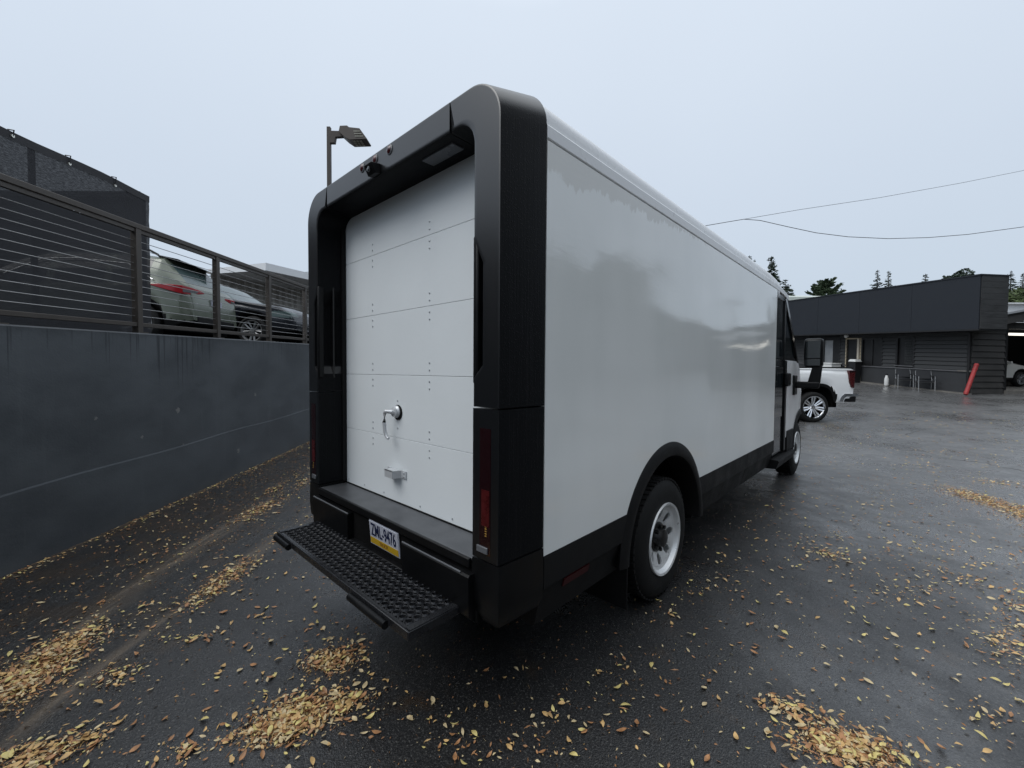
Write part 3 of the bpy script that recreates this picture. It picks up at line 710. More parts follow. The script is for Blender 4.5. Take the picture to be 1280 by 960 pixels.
mb.box(-SX, -SX+.03, SY0, SY1, SZ-.004, SZ).box(SX-.03, SX, SY0, SY1, SZ-.004, SZ)
mb.box(-SX+.03, SX-.03, SY0, SY0+.012, SZ-.004, SZ).box(-SX+.03, SX-.03, SY1-.012, SY1, SZ-.004, SZ)
part('tread_grating', mb, M['step_metal'], st, smooth=30)
part('front_lip', MB().box(-SX, SX, SY0-.010, SY0, SZ-.034, SZ+.001), M['step_metal'], st, bev=.003)
for s in (1, -1): part('side_lip', MB().box(*sorted((s*SX, s*(SX+.006))), SY0-.01, SY1, SZ-.034, SZ+.001), M['step_metal'], st, bev=.002)
part('bump_pad', MB().tube([(-SX+.01, SY0-.02, SZ-.028), (-SX+.22, SY0-.02, SZ-.028)], .017, 12), M['black_plastic'], st, smooth=50)
part('bump_pad', MB().tube([(.26, SY0-.02, SZ-.028), (.565, SY0-.02, SZ-.028)], .017, 12), M['black_plastic'], st, smooth=50)
for x in (-.5, .5): part('step_arm', MB().box(x-.03, x+.03, SY0+.03, .25, SZ-.06, SZ-.025), M['underbody'], st)
for s in (1, -1): part('end_cap', MB().box(*sorted((s*(SX-.03), s*(SX+.001))), SY0, SY1, SZ+.0005, SZ+.004), M['step_metal'], st)

# box body side
YE = 4.60
WHY, WHZ = 1.575, .40
def pbot(y, R0=.632):
    dy = y-WHY
    return max(.703, WHZ+math.sqrt(max(0, R0*R0-dy*dy))) if abs(dy) < R0 else .703
ys = sorted(set([DF+.006] + list(np.linspace(DF+.006, YE, 30)) + [WHY+.632*math.sin(a) for a in np.linspace(-1.35, 1.35, 60)] + [WHY-.6322, WHY+.6322]))
for s in (1, -1):
    mb = MB(); rows = []
    for y in ys:
        zb = pbot(y)
        rows.append([(s*VW, y, zb), (s*VW, y, 2.472), (s*(VW-.03), y, 2.472), (s*(VW-.03), y, zb)])
    mb.loft(rows)
    part('side_panel', mb, M['film'], van, smooth=30)
    # arch flare
    rows = []
    for a in np.linspace(R(1), R(179), 60):
        rows.append([(s*(VW+o), WHY+r*math.cos(a), WHZ+r*math.sin(a)) for r, o in ((.642, .0), (.640, .004), (.62, .014), (.595, .020), (.565, .020), (.552, .014), (.546, -.01), (.546, -.14), (.56, -.14), (.63, -.02))])
    part('wheel_arch_flare', MB().loft(rows), M['black_rough'], van, smooth=35)
    rows = []
    for a in np.linspace(R(-2), R(182), 30):
        rows.append([(s*(VW-.10), WHY+.55*math.cos(a), WHZ+.55*math.sin(a)), (s*.42, WHY+.55*math.cos(a), WHZ+.55*math.sin(a)), (s*.42, WHY, WHZ)])
    part('wheel_well', MB().grid(rows), M['underbody'], van)
    # lower cladding
    for (y0, y1, zb) in ((DF+.004, WHY-.548, .37), (WHY+.56, 3.45, .375), (3.456, YE-.004, .375)):
        prof = [(VW-.04, .7025), (VW+.003, .7025), (VW+.006, .68), (VW+.004, .56), (VW-.012, .545), (VW-.05, zb+.01), (VW-.09, zb), (VW-.20, zb+.02), (VW-.20, .70)]
        part('lower_cladding', MB().loft([[(s*x, y, z) for x, z in prof] for y in (y0, (y0+y1)/2, y1)]), M['black_rough'], van, smooth=25)
    part('side_marker', MB().box(*sorted((s*(VW-.03), s*(VW+.0085))), .46, .645, .585, .615) if False else MB().loft([[(s*(VW+.002-(.56-z)*.30), y, z) for z in (.545, .505)] + [(s*(VW-.07), y, z) for z in (.505, .545)] for y in (.43, .64)]), M['marker_red'], van)
    steel_wheel(van, (s*(VW-.016), WHY, .396), 0, s, .393, .230, .24)
    part('mudflap', MB().box(*sorted((s*.58, s*.905)), 1.055, 1.068, .13, .66), M['black_rough'], van, bev=.003)
part('sub_floor', MB().box(-.72, .72, .27, 6.3, .50, .72), M['underbody'], van)
part('rear_axle', MB().tube([(-.7, WHY, .37), (.7, WHY, .37)], .07, 10), M['underbody'], van)
part('battery_tray', MB().box(-.60, .60, 2.3, 5.4, .26, .50), M['underbody'], van, bev=.02)

# roof: drip rail, stepped edge, crown
half = [(VW-.002, 2.480), (VW+.001, 2.484), (VW+.001, 2.532), (VW-.004, 2.540), (VW-.018, 2.545), (VW-.024, 2.552), (VW-.026, 2.582)]
for a in np.linspace(0, math.pi/2, 9): half.append((.795+.10*math.cos(a), 2.581+.10*math.sin(a)))
half += [(.5, 2.688), (0., 2.696)]
def roof_ring(y, drop=0., k=1.):
    r = [(x*k, y, z-drop*(.35 if z < 2.55 else 1)) for x, z in half]
    l = [(-x, y, z) for x, y, z in reversed(r[:-1])]
    return r + l
mb = MB()
mb.loft([roof_ring(y) for y in (DF+.004, 1.2, 2.2, 3.2, 4.19)])
part('roof', mb, M['white_roof'], van, smooth=30)
mb = MB(); mb.loft([roof_ring(y, d) for y, d in ((4.20, .0), (4.5, .004), (4.75, .018), (4.95, .045), (5.12, .085), (5.25, .14))])
part('cab_roof', mb, M['white_roof'], van, smooth=30)
part('box_bulkhead', MB().box(-VW+.03, VW-.03, YE-.04, YE, .72, 2.50), M['black_rough'], van)

# cab shell
def lerp(tab, y):
    for (a, b), (c, d) in zip(tab, tab[1:]):
        if y <= c: return b + (d-b)*max(0, (y-a))/(c-a)
    return tab[-1][1]
CH = [(4.6, 2.478), (5.10, 2.472), (5.20, 2.455), (5.50, 2.20), (6.03, 1.70), (6.22, 1.56), (6.45, 1.42), (6.75, 1.26), (6.92, 1.08)]
CWD = [(4.6, VW), (6.15, VW), (6.40, .905), (6.62, .85), (6.80, .76), (6.92, .62)]
FWY, FWZ, FR = 6.268, .40, .56
def cab_rows(side):
    rows = []
    ysn = sorted(set(list(np.linspace(5.31, 6.92, 44)) + [FWY-FR-.001, FWY+FR+.001, 5.2]))
    for y in ysn:
        w = lerp(CWD, y); top = lerp(CH, y); dy = y-FWY
        zb = max(.66, FWZ+math.sqrt(max(0, FR*FR-dy*dy))) if abs(dy) < FR else .66
        if y > FWY+FR*.85: zb = max(.5, min(zb, .62))
        belt = min(1.665, top-.02); zz = [zb, zb+(belt-zb)*.25, zb+(belt-zb)*.5, zb+(belt-zb)*.75, belt-.03, belt]
        bul = [0, .004, .006, .004, 0, -.012]
        rows.append([(side*(w+b), y, z) for z, b in zip(zz, bul)] + [(side*(w-.05), y, min(top, belt+.012))])
    return rows
for s in (1, -1):
    part('front_wing', MB().grid(cab_rows(s)), M['white_gloss'], van, smooth=40)
    rows = []
    for a in np.linspace(R(8), R(172), 40):
        rows.append([(s*(lerp(CWD, FWY+r*math.cos(a))+o), FWY+r*math.cos(a), FWZ+r*math.sin(a)) for r, o in ((.575, .001), (.565, .014), (.52, .022), (.495, .016), (.49, -.12))])
    part('front_arch_flare', MB().grid(rows), M['black_rough'], van, smooth=35)
    steel_wheel(van, (s*(VW-.03), FWY, .396), 0, s, .393, .230, .24)
    # A pillar and glasshouse
    def edge(y): return (s*(lerp(CWD, y)-.008), y, lerp(CH, y))
    rows = []
    for y in np.linspace(5.18, 6.10, 16):
        w = lerp(CWD, y); z = lerp(CH, y)
        rows.append([(s*(w-.004), y-.10, z-.03), (s*(w-.002), y-.03, z-.012), (s*(w-.05), y, z+.02), (s*(w-.09), y-.01, z+.01)])
    part('windscreen_pillar', MB().grid(rows), M['black_gloss'], van, smooth=40)
    # cab side window (pillar shape), sunk a little
    poly = [(4.66, 1.70), (5.96, 1.70), (5.40, 2.23), (5.17, 2.40), (4.66, 2.40)]
    cd = part('cab_door', MB().prism([(4.615, .50), (5.30, .50), (5.30, 1.66), (4.615, 1.66)], 0, *sorted((s*(VW-.045), s*(VW-.016)))), M['black_gloss'], van, bev=.006)
    part('door_window', MB().prism([(4.66, .95), (5.10, .95), (5.10, 1.58), (4.66, 1.58)], 0, *sorted((s*(VW-.02), s*(VW-.010)))), M['glass_dark'], cd, bev=.004)
    part('door_post', MB().box(*sorted((s*(VW-.02), s*(VW+.006))), 5.15, 5.24, .50, 1.66), M['black_plastic'], cd, bev=.006)
    part('door_handle', MB().box(*sorted((s*(VW-.0), s*(VW+.05))), 5.08, 5.26, 1.33, 1.50), M['black_plastic'], cd, bev=.015)
    part('upper_window', MB().prism(poly, 0, *sorted((s*(VW-.04), s*(VW-.022)))), M['glass_dark'], van)
    fr = [(4.612, 1.662), (6.03, 1.662), (5.45, 2.215), (5.18, 2.452), (4.612, 2.452)]
    mb = MB()
    n = len(poly)
    mb.grid([[(s*(VW-.040), *fr[i]), (s*(VW-.012), *fr[i]), (s*(VW-.012), *poly[i]), (s*(VW-.040), *poly[i])] for i in list(range(n))+[0]], True)
    part('window_frame', mb, M['black_gloss'], van)
    part('window_mullion', MB().box(*sorted((s*(VW-.03), s*(VW-.008))), 5.10, 5.17, 1.665, 2.42), M['black_plastic'], van)
    # white roof corner patch over the window
    part('roof_gusset', MB().prism([(4.64, 2.474), (4.74, 2.474), (4.69, 2.40)], 0, *sorted((s*(VW-.03), s*(VW-.002)))), M['white_roof'], van)
    # sill step
    part('sill_step', MB().loft([[(s*(VW-.20), y, .47), (s*(VW+.05), y, .465), (s*(VW+.06), y, .445), (s*(VW+.03), y, .36), (s*(VW-.20), y, .35)] for y in (YE+.005, 5.62)]), M['black_rough'], van, smooth=30)
    part('sill_well', MB().box(*sorted((s*(VW-.25), s*(VW-.05))), YE+.01, 5.6, .46, .70), M['underbody'], van)
    part('wing_base', MB().box(*sorted((s*(VW-.03), s*(VW+.012))), 5.32, 5.72, .47, .74), M['black_rough'], van, bev=.01)
    # mirror
    ym = 5.72
    mi = thing('door_mirror', None, None, (s*1.0, ym, 1.4)); mi.parent = van
    part('mirror_arm', MB().box(*sorted((s*(VW-.01), s*1.21)), ym-.03, ym+.06, 1.295, 1.385), M['black_plastic'], mi, bev=.02)
    part('mirror_mount', MB().box(*sorted((s*(VW-.01), s*(VW+.03))), ym-.09, ym+.10, 1.20, 1.47), M['black_plastic'], mi, bev=.012)
    mb = MB(); mb.loft([[(s*1.075, ym, 1.36), (s*1.215, ym, 1.36), (s*1.215, ym+.07, 1.36), (s*1.075, ym+.07, 1.36)], [(s*1.13, ym, 1.60), (s*1.235, ym, 1.60), (s*1.235, ym+.07, 1.60), (s*1.13, ym+.07, 1.60)]])
    part('mirror_post', mb, M['black_plastic'], mi, bev=.015)
    part('mirror_housing', MB().box(*sorted((s*1.03, s*1.238)), ym-.02, ym+.13, 1.575, 1.965), M['black_plastic'], mi, bev=.035)
    part('mirror_glass', MB().box(*sorted((s*1.05, s*1.215)), ym-.024, ym-.018, 1.70, 1.935), M['glass_dark'], mi, bev=.002)
    part('mirror_glass', MB().box(*sorted((s*1.05, s*1.215)), ym-.024, ym-.018, 1.60, 1.685), M['glass_dark'], mi, bev=.002)
    part('headlight', MB().loft([[(s*.80, 6.70, z0), (s*.845, 6.62, z0), (s*.80, 6.83, z0-.02), (s*.62, 6.925, z0-.02)] for z0 in (1.02, 1.16)]), M['glass_pale'], van)
rows = []
for y in np.linspace(5.19, 6.05, 14):
    w = lerp(CWD, y)-.07; z = lerp(CH, y)+.015
    rows.append([(x*w, y + .10*(1-x*x), z+.02*(1-x*x)) for x in np.linspace(-1, 1, 9)])
part('windscreen', MB().grid(rows), M['glass_dark'], van, smooth=50)
rows = []
for y in np.linspace(6.03, 6.92, 12):
    w = lerp(CWD, y)-.045; z = min(lerp(CH, y), 1.665)
    rows.append([(x*w, y + .12*(1-x*x), z+.02*(1-x*x)) for x in np.linspace(-1, 1, 9)])
part('bonnet', MB().grid(rows), M['white_gloss'], van, smooth=50)
rows = [[(x*.63, 6.90 + .12*(1-x*x)+dy, z) for x in np.linspace(-1, 1, 9)] for z, dy in ((1.085, 0), (.95, .03), (.70, .05), (.45, .02), (.36, -.08))]
part('grille', MB().grid(rows), M['black_rough'], van, smooth=40)
for s in (1, -1):
    rows = [[(s*lerp(CWD, y), y, z) for y in (6.82, 6.85, 6.88, 6.905)] for z in (.36, .62, 1.0)]

# ------------------------------------------------------------------ cars
def place(root, l, d, z, heading):
    """heading: (dl, dd) the way the nose points"""
    p = ld(l, d, z); h = RH*heading[0] + FH*heading[1]
    root.location = tuple(p); root.rotation_euler = (0, 0, math.atan2(h[1], h[0]))
def car_loft(L, low, top, belt, width, roofw, n=96, x0=0.):
    xs = x0 + (L-x0)*(.5-.5*np.cos(np.linspace(0, math.pi, n)))*.35 + (L-x0)*np.linspace(0, 1, n)*.65
    rows = []
    for x in xs:
        w = lerp(width, x); zl = low(x); zt = lerp(top, x); zb = min(lerp(belt, x), zt-.015); rw = lerp(roofw, x)
        key = [(0, zl), (w*.6, zl), (w*.94, zl+.02), (w*.985, zl+min(.14, (zb-zl)*.3)), (w, zl+(zb-zl)*.55), (w*.985, zb-(zb-zl)*.12), (w*.955, zb),
               (w*(.955+rw)/2+.012, (zb+zt)/2), (w*rw, zt-min(.07, (zt-zb)*.3)), (w*(rw-.09), zt-min(.015, (zt-zb)*.1)), (w*.4, zt), (0, zt+.008)]
        r = []
        for (a, b), (c, e) in zip(key, key[1:]):
            for k in range(3): r.append((a+(c-a)*k/3, b+(e-b)*k/3))
        r.append(key[-1]); rows.append((x, r))
    return rows
def car_parts(root, rows, regions, default):
    """split the shell into parts; regions: (name, material, predicate(x, y, z, band))"""
    out = {}
    for side in (1, -1):
        for i in range(len(rows)-1):
            xa, ra = rows[i]; xb, rb = rows[i+1]
            for j in range(len(ra)-1):
                q = [(xa, side*ra[j][0], ra[j][1]), (xa, side*ra[j+1][0], ra[j+1][1]), (xb, side*rb[j+1][0], rb[j+1][1]), (xb, side*rb[j][0], rb[j][1])]
                cx = (xa+xb)/2; cy = sum(abs(p[1]) for p in q)/4; cz = sum(p[2] for p in q)/4
                name, m, sd = default[0], default[1], 0
                for rg in regions:
                    if rg[2](cx, cy, cz, j//3): name, m = rg[0], rg[1]; sd = side if len(rg) > 3 else 0; break
                out.setdefault((name, sd), [m, MB()])[1].add(q, [(0, 1, 2, 3)])
    for e in (0, -1):
        x, r = rows[e]
        ring = [(x, y, z) for y, z in r] + [(x, -y, z) for y, z in reversed(r[1:-1])]
        out[(default[0], 0)][1].add(ring, [tuple(range(len(ring)))])
    res = {}
    for (name, sd), (m, mbx) in out.items(): res.setdefault(name, []).append(part(name, mbx, M[m], root, smooth=38))
    return res
def suv(label, group, paint, glass, L=4.45, H=1.6, rails=True, lamp='car_lens', wheel_n=10, lift=0):
    root = thing('parked_car', label, 'car', (0, 0, 0), group)
    wx = (.80, L-.88); Rr = .345; AR = .405
    def low(x):
        z = .27 + (.13*max(0, .3-x)/.3) + .10*max(0, x-(L-.4))/.4
        for w_ in wx:
            dx = abs(x-w_)
            if dx < AR: z = max(z, .335+math.sqrt(AR*AR-dx*dx)*.98)
        return z
    k = H/1.6
    top = [(0, .60), (.03, .98*k), (.10, 1.06*k), (.46, 1.47*k), (.50, 1.535*k), (1.0, 1.585*k), (1.7, 1.60*k), (2.3, 1.57*k), (2.62, 1.46*k), (3.22, 1.08*k), (3.4, 1.04*k), (L-.35, .93*k), (L-.1, .78*k), (L, .55)]
    belt = [(0, .58), (.05, .96*k), (.5, 1.04*k), (1.5, .99*k), (3.2, .97*k), (L, .72)]
    width = [(0, .72), (.12, .83), (.4, .885), (1.2, .90), (3.3, .90), (L-.45, .87), (L-.15, .78), (L, .58)]
    roofw = [(0, .93), (.1, .90), (.5, .74), (1.2, .73), (2.3, .73), (3.0, .88), (3.3, .93), (L, .93)]
    rows = car_loft(L, low, top, belt, width, roofw)
    def near_arch(x, z):
        return any(math.hypot(x-w_, z-.335) < AR+.075 for w_ in wx)
    reg = [('floor_pan', 'underbody', lambda x, y, z, b: b <= 1), ('headlight', 'glass_pale', lambda x, y, z, b: L-.50 < x < L-.05 and .66*k < z < .80*k and y > .42, 1),
           ('cladding', 'black_rough', lambda x, y, z, b: z < .40 or (near_arch(x, z) and b >= 2 and z < .95)),
           ('rear_window', glass, lambda x, y, z, b: .12 < x < .44 and b >= 8 and y < .62),
           ('windscreen', glass, lambda x, y, z, b: 2.36 < x < 3.2 and b >= 8 and y < .76),
           ('side_window', 'glass_dark', lambda x, y, z, b: b in (6, 7) and (.62 < x < 1.22 or 1.30 < x < 2.10 or 2.18 < x < 2.92) and lerp(top, x)-lerp(belt, x) > .12, 1)]
    car_parts(root, rows, reg, ('body', paint))
    part('underbody', MB().box(.2, L-.3, -.74, .74, .22, .62), M['underbody'], root)
    for w_ in wx:
        for s in (1, -1):
            alloy_wheel(root, (w_, s*.885, Rr), 1, s, Rr, .24, .22, wheel_n, 'alloy_grey')
            part('wheel_liner', MB().grid([[(w_+AR*math.cos(a), s*.86, .335+AR*math.sin(a)), (w_+AR*math.cos(a), s*.6, .335+AR*math.sin(a))] for a in np.linspace(0, math.pi, 16)]), M['underbody'], root)
    part('rear_spoiler', MB().loft([[(.26, s*.58, 1.475*k), (.30, s*.60, 1.50*k), (.62, s*.62, 1.56*k), (.62, s*.6, 1.53*k)] for s in (-1, -.5, 0, .5, 1)]), M['black_gloss'], root, smooth=30)
    for s in (1, -1):
        tl_ = part('tail_light', MB().loft([[(x, s*y, z0*k), (x, s*y, z1*k), (x+dx, s*(y-.05), z1*k), (x+dx, s*(y-.05), z0*k)] for x, y, z0, z1, dx in ((.60, .885, .985, 1.0, 0), (.40, .893, .93, 1.005, 0), (.20, .880, .875, 1.0, .02), (.09, .835, .85, .995, .05), (.035, .72, .855, .985, .08), (.02, .50, .90, .975, .08), (.025, .34, .93, .965, .08))]), M[lamp], root, bev=.008)
        part('lamp_insert', MB().loft([[(x, s*y, z0*k), (x, s*y, z1*k), (x+dx, s*(y-.05), z1*k), (x+dx, s*(y-.05), z0*k)] for x, y, z0, z1, dx in ((.085, .842, .885, .93, .05), (.03, .73, .89, .93, .08), (.012, .55, .915, .94, .08))]), M['reflector'], tl_)
        if rails:
            part('roof_rail', MB().tube([(.62, s*.60, 1.56*k), (.75, s*.60, 1.635*k), (2.0, s*.60, 1.655*k), (2.2, s*.60, 1.60*k)], .02, 8), M['black_plastic'], root, smooth=50)
        part('wing_mirror', MB().loft([[(2.80, s*.92, 1.0*k), (2.70, s*.92, 1.0*k), (2.70, s*.92, 1.10*k), (2.80, s*.92, 1.10*k)], [(2.82, s*1.10, .99*k), (2.70, s*1.12, .99*k), (2.70, s*1.12, 1.13*k), (2.80, s*1.10, 1.13*k)]]), M[paint], root, bev=.02)
        sl = [(.55, 1.08), (1.0, 1.36), (1.8, 1.425), (2.3, 1.40), (2.95, 1.03)]
        part('window_trim', MB().tube([(x, s*(lerp(width, x)*(.955 if z < 1.2 else .82)+.008), z*k) for x, z in sl], .010, 6), M['chrome'], root, smooth=60)
        for x in (1.26, 2.14): part('door_handle', MB().box(x-.26, x-.08, *sorted((s*.885, s*.915)), .86*k, .89*k), M[paint], root, bev=.008)
        part('bumper_reflector', MB().box(.02, .05, *sorted((s*.58, s*.72)), .47, .60), M['red_lens'], root)
    part('bumper_trim', MB().box(-.02, .10, -.60, .60, .36, .50), M['black_rough'], root, bev=.02)
    part('number_plate', MB().box(-.012, .02, -.16, .16, .74, .86), M['plate_white'], root)
    return root
gp = 'cars parked on the upper terrace'
def TZ(l, d):
    p = ld(l, d); return wtop((p[:2]-WA)@WD) - .04
g = suv('sage green crossover parked on the terrace with its tail to the railing', gp, 'sage_paint', 'glass_pale', H=1.60)
place(g, -5.72, 8.15, TZ(-5.7, 8.1), (-1, -.12))
k1 = suv('dark navy car with chrome window trim parked beside the sage green crossover', gp, 'navy_paint', 'glass_pale', L=4.6, H=1.62)
place(k1, -5.05-4.6, 10.55, TZ(-6, 10.5), (1, -.02))
k2 = suv('dark grey car at the far end of the terrace, nearest the van', gp, 'grey_paint', 'glass_pale', L=4.5, H=1.58, rails=False)
place(k2, -6.0-4.5, 13.3, TZ(-7, 13.3), (1, .0))

# ------------------------------------------------------------------ pickup truck
pk = thing('pickup_truck', 'white pickup truck with chrome alloy wheels parked beyond the van', 'pickup truck', (0, 0, 0))
PL, PWX = 5.85, (1.04, 4.75)
def plow(x):
    z = .52
    for w_ in PWX:
        dx = abs(x-w_)
        if dx < .54: z = max(z, .42+.54*(max(0, 1-(dx/.54)**3.2))**(1/3.2))
    return z
pw = [(0, .985), (.1, 1.0), (.5, 1.01), (5.2, 1.01), (5.6, .97), (PL, .80)]
ptop = [(0, 1.44), (.05, 1.47), (1.72, 1.47), (1.74, 1.47), (1.90, 1.86), (2.1, 1.915), (3.2, 1.93), (3.55, 1.86), (4.2, 1.42), (4.4, 1.38), (5.5, 1.28), (5.75, 1.15), (PL, .80)]
pbelt = [(0, 1.38), (1.7, 1.40), (1.9, 1.36), (4.2, 1.33), (5.5, 1.2), (PL, .78)]
prw = [(0, .955), (1.72, .955), (1.9, .84), (3.2, .80), (4.2, .93), (PL, .95)]
rows = car_loft(PL, plow, ptop, pbelt, pw, prw, n=120)
reg = [('floor_pan', 'underbody', lambda x, y, z, b: b <= 1), ('tonneau_cover', 'black_rough', lambda x, y, z, b: .04 < x < 1.70 and b >= 9),
       ('windscreen', 'glass_dark', lambda x, y, z, b: 3.3 < x < 4.18 and b >= 8 and y < .85),
       ('rear_window', 'glass_dark', lambda x, y, z, b: 1.75 < x < 1.9 and b >= 8 and y < .7),
       ('side_window', 'glass_dark', lambda x, y, z, b: b in (6, 7) and (2.0 < x < 2.75 or 2.85 < x < 3.75), 1),
       ('wheel_arch_trim', 'black_rough', lambda x, y, z, b: b >= 2 and any(((abs(x-w_)/.615)**3.2 + (max(0, z-.42)/.615)**3.2) < 1 for w_ in PWX) and z < 1.05),
       ('headlight', 'glass_pale', lambda x, y, z, b: 5.45 < x and .95 < z < 1.15 and y > .5, 1)]
car_parts(pk, rows, reg, ('body', 'truck_white'))
part('underbody', MB().box(.3, 5.5, -.80, .80, .40, .80), M['underbody'], pk)
for w_ in PWX:
    for s in (1, -1):
        alloy_wheel(pk, (w_, s*1.0, .41), 1, s, .41, .295, .28, 14, 'chrome')
        part('wheel_liner', MB().grid([[(w_+.53*math.cos(a), s*.95, .42+.53*math.sin(a)), (w_+.53*math.cos(a), s*.55, .42+.53*math.sin(a)), (w_, s*.55, .42)] for a in np.linspace(0, math.pi, 16)]), M['underbody'], pk)
for s in (1, -1):
    tl = part('tail_light', MB().prism([(-.02, 1.40), (.17, 1.40), (.14, 1.10), (.09, .95), (.0, .93)], 1, *sorted((s*.86, s*1.022))), M['red_lens'], pk, bev=.02)
    part('lens_cap', MB().prism([(-.024, 1.395), (.15, 1.395), (.14, 1.35), (-.024, 1.35)], 1, *sorted((s*.9, s*1.026))), M['red_dark'], tl)
    mb = MB(); mb.loft([[(x, s*y, z) for x, z in ((-.12, .78), (.24, .78), (.33, .70), (.38, .58), (.30, .56), (.24, .68), (.18, .71), (-.12, .71))] for y in (.55, .96, 1.005)])
    part('bumper_end', mb, M['chrome'], pk, smooth=25)
    part('bumper_insert', MB().box(-.08, .22, *sorted((s*.5, s*.985)), .56, .71), M['black_rough'], pk, bev=.02)
    part('wing_mirror', MB().box(3.62, 3.78, *sorted((s*1.02, s*1.26)), 1.34, 1.60), M['black_plastic'], pk, bev=.03)
    for x in (2.05, 2.95): part('door_handle', MB().box(x, x+.22, *sorted((s*1.0, s*1.035)), 1.20, 1.24), M['chrome'], pk, bev=.01)
for s in (1, -1): part('bed_rail_cap', MB().box(.0, 1.76, *sorted((s*.84, s*.965)), 1.452, 1.488), M['black_rough'], pk, bev=.01)
part('rear_bumper', MB().box(-.11, .10, -.56, .56, .56, .76), M['chrome'], pk, bev=.03)
part('grille', MB().box(PL-.05, PL+.03, -.62, .62, .70, 1.12), M['chrome'], pk, bev=.03)
part('number_plate', MB().box(-.125, -.105, -.16, .16, .60, .74), M['plate_white'], pk)
place(pk, 9.07, 12.12, .175, (-1, 0))

# ------------------------------------------------------------------ street lamp on the terrace
pd = 13.2
b_ = at(413, 430, pd); top_ = at(413, 164, pd)
lp = thing('street_lamp', 'bronze parking lot lamp on a square pole behind the van', 'lamp', (b_[0], b_[1], TZ(*to_ld(b_[0], b_[1]))))
zb_ = TZ(*to_ld(b_[0], b_[1]))
def lampfn(x, y, z): return (b_[0]+RH[0]*x+FH[0]*y, b_[1]+RH[1]*x+FH[1]*y, z)
zt = top_[2]
part('pole', MB(lampfn).loft([[(-.058, -.058, zb_), (.058, -.058, zb_), (.058, .058, zb_), (-.058, .058, zb_)], [(-.055, -.055, zt), (.055, -.055, zt), (.055, .055, zt), (-.055, .055, zt)]]), M['pole_bronze'], lp, bev=.01)
part('pole_base', MB(lampfn).box(-.14, .14, -.14, .14, zb_, zb_+.05), M['pole_bronze'], lp)
part('arm', MB(lampfn).loft([[(.05, y, zt-.13), (.05, y, zt-.50), (.19, y, zt-.50), (.22, y, zt-.32), (.55, y, zt-.30), (.55, y, zt-.14)] for y in (-.06, .06)]), M['pole_bronze'], lp, bev=.008)
hd = part('lamp_head', MB(lampfn).loft([[(.36, y0, zt-.22), (.40, y0, zt-.04), (.62, y0, zt-.03), (.68, y0, zt-.08), (1.02, y0*1.3, zt-.14), (1.24, y0*1.3, zt-.44), (1.22, y0*1.3, zt-.47), (.72, y0*1.3, zt-.49), (.56, y0, zt-.40)] for y0 in (-.17, .17)]), M['pole_bronze'], lp, bev=.012)
for k in range(3):
    for j in range(4):
        part('led_lens', MB(lampfn).loft([[(.84+.02*k+.10*0, y, zt-.22-.075*k), (1.04+.045*k, y, zt-.22-.075*k), (1.04+.045*k, y, zt-.245-.075*k), (.84+.02*k, y, zt-.245-.075*k)] for y in (-.226, -.2215)]) if j == 0 else MB(lampfn).box(.80+.10*(j-1), .87+.10*(j-1), -.17+.12*k, -.09+.12*k, zt-.50, zt-.485), M['lamp_lens'], hd)

# ------------------------------------------------------------------ dark shop building on the right
BA = np.array([17.7, 16.0]); BU = np.array([-.12, 1.]); BU /= np.linalg.norm(BU); BN = np.array([-BU[1], BU[0]])   # BN points to the lot
if BN[0] > 0: BN = -BN
BS = .057
def bw(s, tq, z):
    q = BA + BU*s + BN*tq; return tuple(ld(q[0], q[1], z + BS*s))
def bint(u, v, tq):
    r = ray(u, v); rl, rd = r[:2]@RH, r[:2]@FH; q = BA + BN*tq
    k = (q@BN)/(np.array([rl, rd])@BN); p = np.array([rl, rd])*k; s = (p-BA)@BU
    return s, CAM[2]+r[2]*k - BS*s
shop = thing('shop_building', 'low charcoal shop building with a deep dark blue fascia over its front', 'building', bw(0, -1, .7))
ZF0, ZF1 = 3.22, 5.24
SE = 17.0
mb = MB(bw); mb.box(0.02, SE, -1.25, -.05, ZF0+.02, ZF1-.02); part('fascia_core', mb, M['trim_dark'], shop)
xs = np.linspace(0, SE, 8)
for a, b in zip(xs, xs[1:]): part('fascia_panel', MB(bw).box(a+.004, b-.004, -.05, 0, ZF0, ZF1), M['fascia'], shop)
part('fascia_cap', MB(bw).box(-.04, SE, -1.28, .03, ZF1, ZF1+.05), M['fascia'], shop)
part('fascia_drip', MB(bw).box(-.02, SE, -.06, .02, ZF0-.06, ZF0-.001), M['trim_dark'], shop)
for k in range(9):       # boarded end of the fascia
    z0 = ZF0 + (ZF1-ZF0)*k/9; part('board', MB(bw).box(-.02 + .0, .015, -1.25, -.055, z0+.006, z0+(ZF1-ZF0)/9), M['siding'], shop)
part('soffit', MB(bw).box(.0, SE, -1.30, -.06, ZF0-.05, ZF0+.01), M['trim_dark'], shop)
S0, TW = .89, -1.0
mb = MB(bw); mb.box(S0+.02, SE, TW-.35, TW-.05, -.6, ZF0-.055); part('wall_core', mb, M['trim_dark'], shop)
part('roof', MB(bw).loft([[(s, -1.27, ZF0+.35), (s, -2.3, ZF0+.25), (s, -2.3, ZF0-.05), (s, -1.27, ZF0-.05)] for s in (1.2, SE)]), M['trim_dark'], shop)
